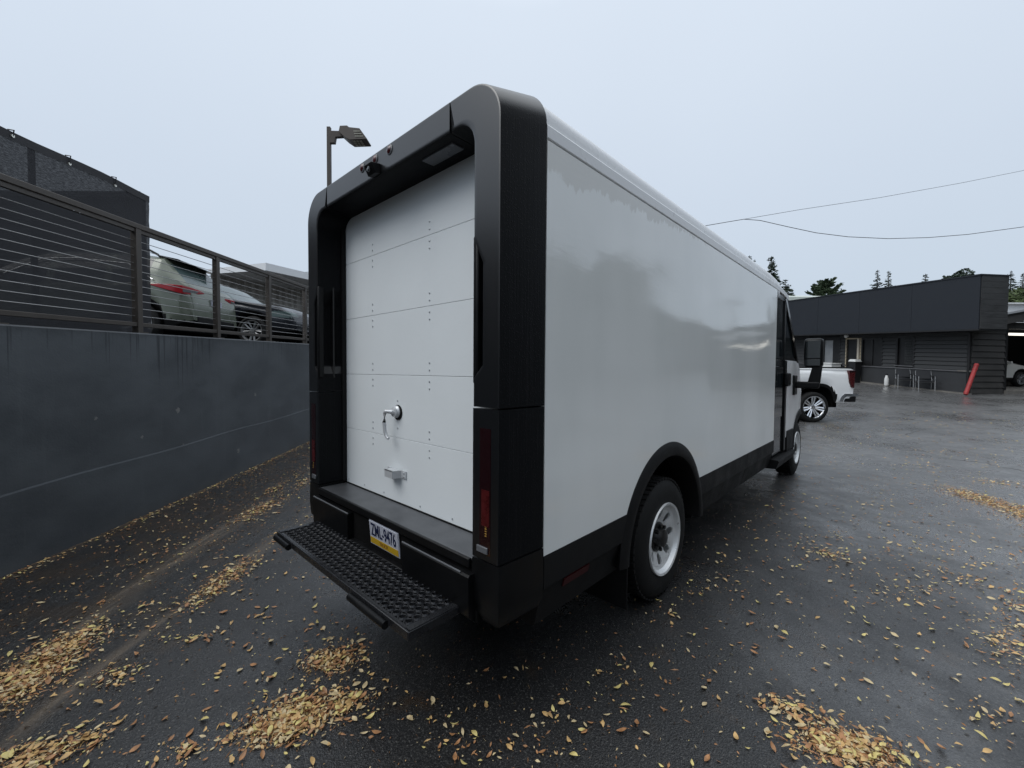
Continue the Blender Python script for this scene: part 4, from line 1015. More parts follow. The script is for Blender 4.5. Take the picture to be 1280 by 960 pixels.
# openings on the front wall, from the photo: (u0, u1, v0, v1)
def op(u0, u1, v0, v1):
    sa, z1a = bint(u1, v0, TW); sb, z1b = bint(u0, v0, TW); _, z0a = bint(u1, v1, TW); _, z0b = bint(u0, v1, TW)
    return sa, sb, (z0a+z0b)/2, (z1a+z1b)/2
W_small = op(1122, 1143, 422, 456.5); W_big = op(1078, 1103, 424, 457); D_way = op(1059, 1076, 424, 477); W_left = op(1012, 1050, 423, 461)
sill_z = bint(1160, 461, TW)[1]
D_way = (D_way[0], D_way[1], -.3, D_way[3])
opens = [W_small, W_big, D_way, W_left]
def segs(z0, z1):
    cur = [(S0, SE)]
    for a, b, c, d in opens:
        if c < z1-.02 and d > z0+.02:
            nxt = []
            for p, q in cur:
                if b <= p or a >= q: nxt.append((p, q)); continue
                if a > p: nxt.append((p, a))
                if b < q: nxt.append((b, q))
            cur = nxt
    return [c for c in cur if c[1]-c[0] > .05]
nb = 9; bh = (ZF0-.05-sill_z)/nb
for k in range(nb):
    z0 = sill_z + k*bh
    for a, b in segs(z0, z0+bh):
        part('board', MB(bw).loft([[(s, TW-.06, z0+.012), (s, TW+.034, z0+.016), (s, TW-.002, z0+bh-.008), (s, TW-.06, z0+bh-.008)] for s in (a, b)]), M['siding'], shop)
for a, b in segs(-.5, sill_z): part('base_wall', MB(bw).box(a, b, TW-.06, TW+.012, -.7, sill_z-.02), M['stucco'], shop)
for a, b in segs(sill_z-.02, sill_z+.02): part('ledge', MB(bw).box(a, b, TW-.03, TW+.06, sill_z-.05, sill_z+.0), M['ledge'], shop, bev=.006)
s1_, _ = bint(1197, 465, TW+.05); s2_, _ = bint(1214, 465, TW+.05)
part('ledge_patch', MB(bw).box(s2_, s1_, TW+.02, TW+.075, sill_z-.045, sill_z+.012), M['curb'], shop)
for (a, b, c, d), mm, nm in ((W_small, 'blind', 'window'), (W_big, 'glass_dark', 'window'), (W_left, 'glass_dark', 'window')):
    mb = MB(bw); w_ = .07
    mb.box(a-.02, b+.02, TW-.10, TW+.03, d-.02, d+.06).box(a-.02, b+.02, TW-.10, TW+.03, c-.05, c+.01).box(a-.05, a+w_-.03, TW-.10, TW+.028, c+.01, d-.02).box(b-w_+.03, b+.05, TW-.10, TW+.028, c+.01, d-.02)
    wd = part(nm, mb, M['trim_dark'], shop)
    part('pane', MB(bw).box(a+.04, b-.04, TW-.075, TW-.065, c+.01, d-.02), M[mm], wd)
    if mm == 'blind':
        part('sill', MB(bw).box(a-.05, b+.05, TW+.0, TW+.09, c-.055, c-.015), M['ledge'], wd)
        for k in range(10): part('slat', MB(bw).box(a+.05, b-.30, TW-.062, TW-.05, c+.06+k*(d-c-.12)/10, c+.06+(k+.8)*(d-c-.12)/10), M['blind'], wd)
    else:
        part('mullion', MB(bw).box((a+b)/2-.03, (a+b)/2+.03, TW-.07, TW-.02, c+.01, d-.02), M['trim_dark'], wd)
a, b, c, d = W_left
part('pane', MB(bw).box(*sorted((bint(1040, 440, TW)[0], bint(1029, 440, TW)[0])), TW-.06, TW-.045, c+.25, d-.12), M['pane_pale'], wd)  # pale pane painting in the bright reflection in the left window
# doorway with a room behind
a, b, c, d = D_way
rm = part('doorway', MB(bw).box(a, b, TW-2.2, TW-2.1, -.5, d).box(a-.06, a, TW-2.1, TW+.03, -.5, d+.04).box(b, b+.06, TW-2.1, TW+.03, -.5, d+.04).box(a-.06, b+.06, TW-2.1, TW+.03, d, d+.06).box(a, b, TW-2.1, TW, -.5, bint(1067, 478, TW)[1]), M['interior'], shop)
da, db = bint(1068, 440, TW-1.4)[0], bint(1059, 440, TW-1.4)[0]
part('inner_door', MB(bw).box(da, db, TW-1.45, TW-1.4, -.4, bint(1064, 432, TW-1.4)[1]), M['inner_door'], rm)
pa, pz = bint(1073, 440, TW+.05); part('door_post', MB(bw).box(pa-.05, pa+.05, TW+.0, TW+.09, bint(1073, 449, TW)[1], d+.02), M['pale_wood'], shop)
sp, zp = bint(1058, 420, TW+.2); mb = MB(); mb.lathe([(.004, -.10), (.07, -.08), (.10, -.02), (.10, .03), (.06, .08), (.004, .09)], bw(sp, TW+.2, zp), 2, 14); part('security_camera', mb, M['white_plastic'], shop, smooth=50)
part('downpipe', MB(bw).tube([(S0+.05, TW+.06, -.4), (S0+.05, TW+.06, ZF0-.1)], .05, 8), M['trim_dark'], shop, smooth=60)
part('kerb_strip', MB(bw).loft([[(s, TW+.0, z-.3), (s, TW+.17, z-.3), (s, TW+.17, z), (s, TW+.0, z+.004)] for s, z in ((bint(1214, 492.5, TW+.17)[0]+.1, bint(1214, 492.5, TW+.17)[1]), (bint(1140, 484.5, TW+.17)), (bint(1072, 476.5, TW+.17)))]), M['curb'], shop)

# garage wing facing the camera
gar = thing('garage_building', 'charcoal boarded garage with an open bay at the right of the shop', 'garage', bw(S0, -2, .7))
tO = bint(1257, 450, 0)  # opening edge measured on the wall plane s = S0
def gpt(u, v):            # where a pixel meets the plane s = S0
    r = ray(u, v); rl, rd = r[:2]@RH, r[:2]@FH; k = ((BA+BU*S0)@BU)/(np.array([rl, rd])@BU); p = np.array([rl, rd])*k
    return (p-BA)@BN, CAM[2]+r[2]*k - BS*S0
t_op, z_top = gpt(1257, 411)
_, z_roofa = gpt(1222, 399); t_rb, z_roofb = gpt(1280, 388.5); t_ra = gpt(1222, 399)[0]
def zroof(tq): return z_roofa + (z_roofb-z_roofa)*(max(tq, -4.2)-t_ra)/(t_rb-t_ra)
bhh = .245
for k in range(22):
    z0 = -.1 + k*bhh
    if z0 > zroof(TW)-.05: break
    t1 = t_op if z0 < z_top-.05 else -12.
    z1 = min(z0+bhh+.012, zroof(TW)+.02)
    part('board', MB(bw).loft([[(S0-.004, tq, z0+.014), (S0-.036, tq, z0+.018), (S0-.004, tq, z1-.016), (S0+.05, tq, z1-.016), (S0+.05, tq, z0+.014)] for tq in (TW-.0, t1)]), M['siding_brown'], gar)
part('corner_post', MB(bw).box(S0-.03, S0+.10, t_op-.10, t_op+.02, -.5, z_top+.1), M['trim_dark'], gar)
part('header_beam', MB(bw).box(S0-.02, S0+.12, -12, t_op+.02, z_top, z_top+.14), M['siding_brown'], gar)
mb = MB(bw); mb.loft([[(s, tq, zroof(tq)+dz) for tq, dz in ((TW+.1, -.34), (TW+.1, -.0), (-4.2, 0), (-12, 0), (-12, -.34), (-4.2, -.34))] for s in (S0-.40, S0-.36)]); part('barge_board', mb, M['siding_brown'], gar)
mb = MB(bw); mb.loft([[(s, tq, zroof(tq)+dz) for tq, dz in ((TW+.1, .0), (TW+.1, .05), (-4.2, .05), (-12, .05), (-12, 0), (-4.2, 0))] for s in (S0-.45, S0+.05)]); part('roof', mb, M['trim_dark'], gar)
mb = MB(bw); mb.box(S0+5.5, S0+5.6, -12, t_op, -.5, 3.6).box(S0+.1, S0+5.5, t_op-.0, t_op+.1, -.5, z_top+.2).box(S0+.1, S0+5.5, -12, -11.9, -.5, 3.6).box(S0+.12, S0+5.5, -12, t_op, z_top+.02, z_top+.12)
part('bay_wall', mb, M['siding'], gar)
part('bay_floor', MB(bw).box(S0-.1, S0+5.5, -12, t_op, -.3, gpt(1262, 488)[1]), M['curb'], gar)
tl0, zl0 = gpt(1259, 417); part('tube_light', MB(bw).box(S0+.35, S0+.42, -9, t_op-.05, zl0-.05, zl0+.05), M['strip_light'], gar)
gc = suv('white car parked inside the open garage bay', None, 'silver_suv', 'glass_dark', L=4.5, H=1.62, rails=False)
gl = ld(*(BA+BU*(S0+2.6)+BN*(t_op-.1)))
ll_, dd_ = to_ld(gl[0], gl[1]); place(gc, ll_-.45, dd_-.25, gpt(1262, 488)[1]+BS*S0+.10, (1, .12))

# ------------------------------------------------------------------ things in front of the shop
def chair(u, vfoot, label):
    s, z = bint(u, vfoot, TW+.40); p = bw(s, TW+.40, z)
    r = thing('armchair', label, 'chair', (0, 0, 0), 'metal armchairs along the shop wall')
    part('seat', MB().box(-.24, .24, -.24, .24, .41, .45), M['chair_dark'], r, bev=.015)
    part('backrest', MB().loft([[(-.24, .20, .52), (.24, .20, .52), (.24, .235, .52), (-.24, .235, .52)], [(-.24, .29, .90), (.24, .29, .90), (.24, .32, .90), (-.24, .32, .90)]]), M['chair_dark'], r, bev=.015)
    for sx in (-1, 1):
        part('leg', MB().tube([(sx*.26, -.25, 0), (sx*.26, -.23, .44), (sx*.26, -.22, .64)], .017, 8), M['cable'], r, smooth=60)
        part('leg', MB().tube([(sx*.26, .27, 0), (sx*.26, .21, .44), (sx*.25, .30, .88)], .017, 8), M['cable'], r, smooth=60)
        part('armrest', MB().box(*sorted((sx*.23, sx*.29)), -.26, .22, .64, .67), M['chair_dark'], r, bev=.01)
    part('stretcher', MB().tube([(-.26, .02, .38), (.26, .02, .38)], .012, 6), M['cable'], r)
    h = RH*(-BN[0]) + FH*(-BN[1])
    r.location = tuple(p); r.rotation_euler = (0, 0, math.atan2(h[1], h[0])+math.pi/2+R(-128))
    return r
chair(1130, 485.5, 'dark armchair with silver legs standing directly below the small window')
chair(1156, 488.5, 'dark armchair with silver legs between the small window and the red tube')
s, z = bint(1108, 482, TW+.3); p = bw(s, TW+.3, z)
jr = thing('jug', 'white plastic jug on the ground beside the armchairs', 'jug', p)
part('jug_body', MB().lathe([(.075, 0), (.088, .03), (.088, .30), (.06, .42), (.035, .50)], p, 2, 16), M['white_plastic'], jr, smooth=40)
part('jug_cap', MB().lathe([(.04, .50), (.04, .56), (.01, .565)], p, 2, 12), M['navy_paint'], jr)
a_ = bint(1207, 493, TW+.75); b2 = bint(1221, 455, TW+.12)
pa_, pb_ = Vector(bw(a_[0], TW+.75, a_[1])), Vector(bw(b2[0], TW+.12, b2[1]))
rd_ = thing('barrier_tube', 'faded red plastic tube leaning against the shop wall', 'tube', pa_)
part('tube', MB().tube([pa_, pb_], .068, 16), M['red_plastic'], rd_, smooth=60)
for f in (.06, .30, .82, .95):
    c_ = pa_.lerp(pb_, f); d_ = (pb_-pa_).normalized()*.025; part('collar', MB().tube([c_-d_, c_+d_], .076, 16), M['red_plastic'], rd_, smooth=60)
s, z = bint(1068, 477, TW+.35); zt_ = bint(1068, 452, TW+.35)[1]
bn = thing('litter_bin', 'dark bin with a white lid standing in front of the shop doorway', 'bin', bw(s, TW+.35, z))
part('bin_body', MB(bw).loft([[(s-.16, TW+.2, z-.05), (s+.16, TW+.2, z-.05), (s+.16, TW+.5, z-.05), (s-.16, TW+.5, z-.05)], [(s-.19, TW+.17, zt_), (s+.19, TW+.17, zt_), (s+.19, TW+.53, zt_), (s-.19, TW+.53, zt_)]]), M['trim_dark'], bn, bev=.01)
part('bin_lid', MB(bw).loft([[(s-.21, TW+.15, zt_), (s+.21, TW+.15, zt_), (s+.21, TW+.55, zt_), (s-.21, TW+.55, zt_)], [(s-.15, TW+.2, zt_+.12), (s+.15, TW+.2, zt_+.12), (s+.15, TW+.5, zt_+.12), (s-.15, TW+.5, zt_+.12)]]), M['white_plastic'], bn, bev=.01)
s, z = bint(1036, 470, TW+.4); zt_ = bint(1036, 453.5, TW+.4)[1]
wb = thing('storage_box', 'white storage box below the left shop window, just over the pickup bed', 'box', bw(s, TW+.4, .6))
part('box_body', MB(bw).box(s-.45, s+.45, TW+.12, TW+.7, -.2, zt_-.06), M['white_plastic'], wb, bev=.02)
part('box_lid', MB(bw).box(s-.48, s+.48, TW+.09, TW+.73, zt_-.06, zt_), M['white_plastic'], wb, bev=.015)

# pale buildings behind
nbld = thing('neighbour_building', 'pale green roofed building just showing over the shop fascia', 'building', ld(14, 34, 1))
def q3(u, v, d): return tuple(at(u, v, d))
mb = MB(); mb.loft([[q3(940, 371, 36), q3(1045, 371, 36), q3(1045, 372.5, 36), q3(940, 381, 36)], [q3(940, 369, 46), q3(1046, 370, 46), q3(1046, 371, 46), q3(940, 380, 46)]]); part('roof', mb, M['pale_roof'], nbld)
mb = MB(lambda l, d, z: ld(l, d, z)); mb.box(21, 27, 36.2, 45, .5, at(1000, 380, 36)[2]); part('wall', mb, M['corrugated'], nbld)
wbl = thing('white_building', 'white flat roofed building showing above the garage roof', 'building', ld(40, 34, .6))
mb = MB(lambda l, d, z: ld(l, d, z))
l0 = (1254-640)/FPX*34; mb.box(l0, l0+16, 34, 44, .4, at(1270, 381, 34)[2]); part('wall', mb, M['white_metal'], wbl)
mb = MB(lambda l, d, z: ld(l, d, z)); mb.box(l0-.3, l0+16, 33.7, 44.3, at(1270, 381, 34)[2], at(1270, 379.5, 34)[2]); part('roof_edge', mb, M['white_roof'], wbl)
mb = MB(lambda l, d, z: ld(l, d, z)); mb.box(l0+.2, l0+1.1, 35, 36.2, at(1270, 380, 34)[2], at(1260, 374.5, 34)[2]); part('roof_vent', mb, M['white_roof'], wbl)
# corrugated building behind the terrace cars
cb = thing('corrugated_building', 'grey corrugated building with white roof edge behind the terrace cars', 'building', ld(-12, 22, 2.2))
ca, cb2 = at(295, 345, 19), at(400, 357, 24)
def cbf(u0, v0, d0, u1, v1, d1, f): return at(u0+(u1-u0)*f, v0+(v1-v0)*f, d0+(d1-d0)*f)
mb = MB(); rows_t, rows_b = [], []
A3, B3 = at(262, 340, 18), at(420, 369, 26); 
for k in range(81):
    p = A3 + (B3-A3)*k/80; nrm = np.array([-(B3-A3)[1], (B3-A3)[0], 0]); nrm /= np.linalg.norm(nrm); o_ = .05*(1 if (k//2) % 2 else -1)
    rows_t.append(tuple(p+nrm*o_)); rows_b.append((p[0]+nrm[0]*o_, p[1]+nrm[1]*o_, 1.8))
mb.grid([rows_t, rows_b]); part('corrugated_wall', mb, M['corrugated'], cb)
up = np.array([0, 0, 1.])
for h0, h1, off, nm in ((-.08, .13, .07, 'roof_edge'),):
    mb = MB(); mb.loft([[tuple(p-nrm*(-off)+up*h0), tuple(p-nrm*(-off)+up*h1), tuple(p+nrm*(off-3)+up*(h1+.1)), tuple(p+nrm*(off-3)+up*h0)] for p in (A3, B3)]); part(nm, mb, M['white_roof'] if nm == 'roof_edge' else M['pale_roof'], cb)

# ------------------------------------------------------------------ wires
def wire(name, pts, r, label, group=None):
    o = obj_from(name, MB().tube([at(*p) for p in pts], r, 6), M['wire'], origin=tuple(at(*pts[0])), smooth=60); return tag(o, label, 'cable', group)
J = (930, 274, 26)
wire('overhead_cable', [(700, 318, 25), (800, 300, 25.3), (880, 282.5, 25.7), (912, 277, 25.9), J, (950, 275.5, 26.0), (985, 283.5, 26), (1020, 291, 26), (1060, 296, 26), (1110, 298.3, 26), (1160, 297, 26), (1210, 293, 26), (1280, 283.5, 26), (1360, 268, 26)], .018, 'thick black overhead cable sagging over the shop roof', 'overhead cables')
wire('overhead_cable', [J, (1000, 262, 27), (1100, 247, 28), (1200, 229, 29), (1280, 213, 30), (1400, 186, 31)], .012, 'thin overhead cable rising to the right from the joint', 'overhead cables')
wire('overhead_cable', [(250, 345, 26), (330, 343.5, 26), (365, 341.5, 26), (400, 339, 26)], .014, 'short overhead cable seen above the terrace railing', 'overhead cables')

# ------------------------------------------------------------------ trees
rng = np.random.default_rng(5)
def leaf_quads(mbx, P_, D_, size, droop=0.):
    """small two-triangle leaf sprays at points P_ with directions D_"""
    n = len(P_); a = rng.normal(size=(n, 3)); a -= (a*D_).sum(1, keepdims=True)*D_; a /= np.linalg.norm(a, axis=1, keepdims=True)+1e-6
    sz = size*(.6+.8*rng.random((n, 1)))
    v0 = P_; v1 = P_+D_*sz*.5+a*sz*.3; v2 = P_+D_*sz; v3 = P_+D_*sz*.5-a*sz*.3
    v2[:, 2] -= droop*sz[:, 0]
    V = np.stack([v0, v1, v2, v3], 1).reshape(-1, 3); o = len(mbx.v)
    mbx.v += [tuple(p) for p in V]; mbx.f += [(o+4*i, o+4*i+1, o+4*i+2, o+4*i+3) for i in range(n)]; mbx.m += [0]*n
def conifer(base, h, rad, label, m='needles', name='fir_tree', whorls=26, per=7, bare=.12, size=.5, lean=0):
    size *= .60; whorls = int(whorls*1.3); per = int(per*1.5); rad *= 1.12
    root = thing(name, label, 'tree', base, 'trees behind the buildings')
    b = Vector(base)
    part('trunk', MB().tube([b, b+Vector((0, 0, h*.6)), b+Vector((lean, 0, h))], max(.08, h*.014), 8, .02), M['bark'], root, smooth=60)
    mbx = MB()
    for i in range(whorls):
        f = i/(whorls-1); z = h*(bare+(1-bare)*f*.985); L_ = rad*1.15*(1-f)**.95*(.75+.45*rng.random()) + .05
        for k in range(per):
            a = rng.random()*6.283; ln = L_*(.55+.6*rng.random()); n = max(5, int(ln/size*8))
            t_ = np.sort(rng.random(n)); z = h*(bare+(1-bare)*min(1, max(0, f + rng.normal()*.022))*.985)
            up_ = .30 if f > .88 else rng.normal()*.22-.10
            px = np.cos(a)*ln*t_; pyy = np.sin(a)*ln*t_; pz = z + up_*ln*t_ - .18*ln*t_**2 + .22*ln*t_**3
            P_ = np.stack([base[0]+px, base[1]+pyy, base[2]+pz], 1) + rng.normal(size=(n, 3))*size*np.array([.16, .16, .07])
            sd = rng.choice([-1, 1], n)*(.5+.7*rng.random(n))
            D_ = np.stack([np.cos(a+sd), np.sin(a+sd), -.25+.3*rng.random(n)], 1); D_ /= np.linalg.norm(D_, axis=1, keepdims=True)
            leaf_quads(mbx, P_, D_, size*(.35+.65*min(1, (1-f)*3.5)))
    part('crown', mbx, M[m], root); return root
def crown_tree(base, h, rad, label, m='broadleaf', name='broadleaf_tree', clumps=40, per=55, size=.35, low=.3, group='trees behind the buildings', flat=1.):
    root = thing(name, label, 'tree', base, group); b = Vector(base)
    part('trunk', MB().tube([b, b+Vector((.1, .1, h*.35)), b+Vector((-.1, .2, h*.7))], max(.1, h*.022), 8, .05), M['bark'], root, smooth=60)
    mbl = MB(); mbx = MB()
    for i in range(clumps):
        a = rng.random()*6.283; f = rng.random(); z = h*(low+(1-low)*f); rr = rad*math.sqrt(max(.05, 1-(2*f-.8)**2*.8))*(.35+.65*math.sqrt(rng.random()))
        c = np.array([base[0]+math.cos(a)*rr, base[1]+math.sin(a)*rr, base[2]+z*1.])
        if i % 2 == 0: mbl.tube([b+Vector((0, 0, h*(.25+.4*f))), Vector(c)*.5+(b+Vector((0, 0, h*(.3+.5*f))))*.5, Vector(c)], h*.007, 5, .012)
        cr = rad*(.20+.16*rng.random())
        q = rng.normal(size=(per, 3)); q /= np.linalg.norm(q, axis=1, keepdims=True); rr2 = cr*(.5+.6*rng.random((per, 1)))
        P_ = c + q*rr2*np.array([1, 1, .7*flat]); D_ = q + rng.normal(size=(per, 3))*.5 + np.array([0, 0, -.15]); D_ /= np.linalg.norm(D_, axis=1, keepdims=True)
        leaf_quads(mbx, P_, D_, size, .2)
    part('limb', mbl, M['bark'], root); part('crown', mbx, M[m], root); return root
def tree_at(u, vtop, d, zbase=1.2):
    p = at(u, vtop, d); return (p[0], p[1], zbase), p[2]-zbase
b_, h_ = tree_at(964.5, 320, 46); conifer(b_, h_, 3.0, 'dark fir tree rising right behind the front of the van roof', whorls=24, per=8, size=.75)
b_, h_ = tree_at(982, 349, 60); conifer(b_, h_, 3.6, 'dark fir tree leaning out low beside the van cab roof', size=.8)
b_, h_ = tree_at(937, 319, 50); conifer(b_, h_, 2.4, 'fir tree with only its tip above the van roof', size=.7)
b_, h_ = tree_at(1097, 337, 62); conifer(b_, h_, 1.9, 'slender grey green fir, left of a close pair over the fascia', 'needles_blue', size=.55, whorls=26, per=7)
b_, h_ = tree_at(1111, 338.5, 60); conifer(b_, h_, 2.3, 'slender dark fir, right of a close pair over the fascia', size=.6, whorls=24)
b_, h_ = tree_at(1157, 342, 58); conifer(b_, h_, 2.8, 'small dark fir top over the middle of the fascia', size=.7)
b_, h_ = tree_at(1204, 339, 56); crown_tree(b_, h_, 2.2, 'dark rounded tree top near the right end of the fascia', 'needles', 'evergreen_tree', 40, 60, .45, .5)
b_, h_ = tree_at(1264, 338, 60); conifer(b_, h_, 2.4, 'grey green fir right of the fascia end', 'needles_blue', size=.6, whorls=24, per=8)
b_, h_ = tree_at(1279, 341, 64); conifer(b_, h_, 2.2, 'grey green fir at the right edge above the garage', 'needles_blue', size=.6)
b_, h_ = tree_at(1276, 360, 42); crown_tree(b_, h_, 2.4, 'yellow green bushy tree above the garage roof', 'broadleaf', 'broadleaf_tree', 50, 60, .4, .35)
for i, (l_, d_, hh_) in enumerate(((-10, 52, 13), (-3, 56, 15), (4, 50, 12), (11, 54, 14), (19, 50, 12.5))):
    p_ = ld(l_, d_, 1.4)
    if i % 2: conifer(tuple(p_), hh_, 3.4, 'tall fir tree standing beyond the far end of the lot', size=.9, whorls=18)
    else: crown_tree(tuple(p_), hh_, 4.6, 'dark round evergreen standing beyond the far end of the lot', 'needles', 'evergreen_tree', 70, 45, .7, .1, 'trees beyond the far end of the lot')
# wide cedar
b_, h_ = tree_at(1032, 347.5, 46)
ced = thing('cedar_tree', 'broad spreading cedar tree above the left of the fascia', 'tree', b_, 'trees behind the buildings')
part('trunk', MB().tube([b_, (b_[0], b_[1], b_[2]+h_*.9)], .3, 8, .05), M['bark'], ced, smooth=60)
mb = MB()
for i in range(80):
    a = rng.random()*6.283; f = rng.random()**.8; ln = (2.7-1.9*f)*(.35+.75*rng.random()); n = 95
    t_ = np.sqrt(rng.random(n)); z0 = h_*(.55+.40*f)
    P_ = np.stack([b_[0]+np.cos(a)*ln*t_, b_[1]+np.sin(a)*ln*t_, b_[2]+z0+(.25+.35*rng.random())*ln*t_**1.3], 1) + rng.normal(size=(n, 3))*.055
    D_ = np.stack([np.cos(a+rng.normal(size=n)*.6), np.sin(a+rng.normal(size=n)*.6), .2+.25*rng.random(n)], 1); D_ /= np.linalg.norm(D_, axis=1, keepdims=True)
    leaf_quads(mb, P_, D_, .26)
part('crown', mb, M['cedar'], ced)
# trees and a low hall off to the right of the lot; they show in the gloss of the van side
grp = 'trees along the right side of the lot'
for i, (x, y, h_, r_) in enumerate(((19, 4, 9.0, 4.4), (21, 12, 8.4, 4.6), (19.5, 20, 9.4, 4.6), (20, 28, 9.6, 4.8), (21, 36, 12.2, 4.6), (17, -6, 9.5, 5), (16, -16, 9.5, 5))):
    crown_tree((x, y, gz(x, y)), h_-gz(x, y), r_, 'dense dark tree along the right side of the lot', 'needles', 'evergreen_tree', 90, 45, .8, .06, grp)
hall = thing('low_hall', 'low grey hall with a pale eave beyond the right side of the lot', 'building', (27, 75, .5))
part('wall', MB().box(22, 34, 46, 120, -.5, 8.3), M['siding_brown'], hall)
part('eave', MB().box(21.6, 34, 45.6, 120.4, 8.3, 8.6), M['white_metal'], hall)
part('reflected_band', MB().box(21.9, 22.05, 84, 104, 6.1, 7.2), M['white_metal'], hall)  # unseen pale band added to give a bright patch in the van side's reflection
pp = thing('utility_pole', 'wooden utility pole beyond the right side of the lot', 'pole', (12.5, 44, gz(12.5, 44)))
part('pole', MB().tube([(12.5, 44, .3), (12.5, 44, 9.0)], .16, 8, .11), M['bark'], pp, smooth=60)
part('crossarm', MB().box(11.4, 13.6, 43.95, 44.05, 8.3, 8.42), M['bark'], pp)

# ------------------------------------------------------------------ fallen leaves
rg = random.Random(11)
def leaf_mesh(kind, L_, W_, curl, fold, lmat):
    me = bpy.data.meshes.new('fallen_leaf'); ts = (0, .14, .32, .52, .74, .9, 1.0); wsz = (0, .55, .92, 1., .68, .32, 0)
    vs, fs = [], []
    for t_, w_ in zip(ts, wsz):
        zz = curl*((t_-.5)**2*4-.6)
        for sd in (-1, 0, 1): vs.append((sd*W_*w_*.5, (t_-.5)*L_, zz*L_ + abs(sd)*fold*w_*W_ + .003))
    vs.append((0, -.68*L_, .001)); vs.append((.04*L_, -.70*L_, .0015))
    for i in range(6):
        for k in (0, 1): fs.append((i*3+k, i*3+k+1, (i+1)*3+k+1, (i+1)*3+k))
    fs.append((1, 21, 22))
    zmin = min(v[2] for v in vs); vs = [(x, y, z-zmin+.001) for x, y, z in vs]
    me.from_pydata(vs, [], fs); me.materials.append(lmat); me.polygons.foreach_set('use_smooth', [True]*len(fs)); return me, vs, fs
kinds = []
for mi_, (key, nm) in enumerate((('leafA', 'ochre'), ('leafB', 'tan'), ('leafC', 'brown'), ('leafD', 'yellow'))):
    for v_ in range(4):
        kinds.append((*leaf_mesh(nm, rg.uniform(.030, .046), rg.uniform(.011, .022), rg.uniform(-.2, .22), rg.uniform(-.25, .4), M[key]), nm, mi_))
wts = [(.28 if k[3] == 'ochre' else .30 if k[3] == 'tan' else .26 if k[3] == 'brown' else .16)/4 for k in kinds]
spots = []      # x, y, scale
drift_of = {}
PLACE = ['by the front of the wall beyond the step', 'by the front of the wall beyond the step', 'by the front of the wall beyond the step', 'between the wall and the step', 'between the wall and the step', 'at the left edge below the wall', 'at the left edge below the wall', 'at the left edge below the wall', 'just right of the left edge drift', 'in the bottom left corner', 'in the bottom left corner', 'just below the rear step', 'nearest the bottom edge below the rear step', 'nearest the bottom edge below the rear step', 'nearest the bottom edge below the rear step', 'left of the drift nearest the bottom edge',
 'midway between wall and step', 'midway between wall and step', 'along the foot of the wall', 'at the bottom edge right of the van', 'at the bottom edge right of the van', 'at the bottom edge right of the van', 'far out in the lot by the right edge', 'far out in the lot by the right edge', 'far out in the lot by the right edge', 'far out in the lot by the right edge', 'beyond the rear wheel', 'beyond the rear wheel', 'at the right edge, halfway up the asphalt', 'at the right edge, halfway up the asphalt', 'in the open lot at the right', 'in the open lot at the right', 'in the open lot at the right', 'beside the rear wheel', 'under the rear corner of the van', 'under the rear corner of the van', 'at the bottom edge below the rear corner', 'at the bottom edge below the rear corner', 'in the bottom right corner']
vanbox = lambda x, y: -.85 < x < .9 and -.0 < y < 6.9
def put(x, y, sc=1., pile=0.):
    if vanbox(x, y): 
        if rg.random() > .10: return
    q = np.array([x, y])-WA
    if q@WN < .02: return
    spots.append((x, y, sc, pile))
cl = [(rg.uniform(-4, 13), rg.uniform(.6, 13)) for _ in range(150)]
while len(spots) < 5600:
    l = rg.uniform(-4.2, 14); d = rg.uniform(1.0, 13)
    if rg.random() < .38:
        c = rg.choice(cl); l, d = c[0]+rg.gauss(0, .22), c[1]+rg.gauss(0, .22)
        if d < 1.0: continue
    if d > 5 and rg.random() < .35: continue
    p = ld(l, d); put(p[0], p[1], rg.choice((.35, .5, .7, .85, 1., 1.15)))
piles = [(325, 636, 20, 5, 70, -.45), (345, 610, 14, 3, 40, -.5), (378, 606, 8, 4, 30, -.5), (275, 728, 24, 9, 80, -.6), (300, 710, 20, 5, 30, -.5), (28, 852, 38, 16, 170, -.5), (72, 818, 36, 14, 120, -.5), (105, 797, 25, 8, 40, -.5), (150, 845, 26, 10, 30, -.4),
         (45, 945, 42, 12, 70, -.3), (110, 925, 26, 9, 25, -.3), (415, 825, 22, 11, 90, -.2), (372, 893, 36, 15, 190, -.25), (430, 880, 26, 9, 45, -.2), (345, 915, 26, 10, 60, -.2), (225, 942, 18, 9, 22, 0), (240, 800, 20, 6, 14, 0), (180, 770, 30, 10, 18, -.4), (200, 690, 30, 6, 18, -.5),
         (1060, 935, 40, 13, 190, .2), (1000, 890, 24, 9, 40, .2), (970, 880, 20, 8, 15, 0), (1215, 620, 28, 4, 110, .25), (1250, 632, 30, 5, 130, .3), (1285, 645, 22, 8, 80, .3), (1255, 604, 26, 2.5, 55, .1), (1035, 693, 14, 4, 40, .3), (1045, 672, 18, 3, 14, 0), (1255, 800, 30, 20, 55, .2), (1275, 760, 16, 22, 40, 0),
         (1190, 720, 50, 14, 45, .1), (1130, 740, 40, 14, 30, 0), (1100, 690, 60, 10, 25, 0), (880, 735, 40, 12, 16, 0), (760, 835, 90, 30, 26, 0), (640, 870, 90, 40, 32, 0), (610, 930, 70, 22, 30, 0), (540, 880, 60, 30, 16, 0), (1240, 900, 40, 25, 22, 0)]
for pi_, (u0, v0, ru, rv, n, tilt) in enumerate(piles):
    for _ in range(int(n*1.1)):
        q_ = rg.choice((.55, .9, 1.5)); a = rg.gauss(0, q_); b = rg.gauss(0, q_); u, v = u0+ru*a, v0+rv*b + tilt*ru*a
        if v > 985 or v < 560: continue
        h = hit(u, v)
        if h is None: continue
        k0_ = len(spots); put(h[0], h[1], rg.uniform(.5, 1.05), 1.)
        if len(spots) > k0_: drift_of[(h[0], h[1])] = PLACE[pi_]
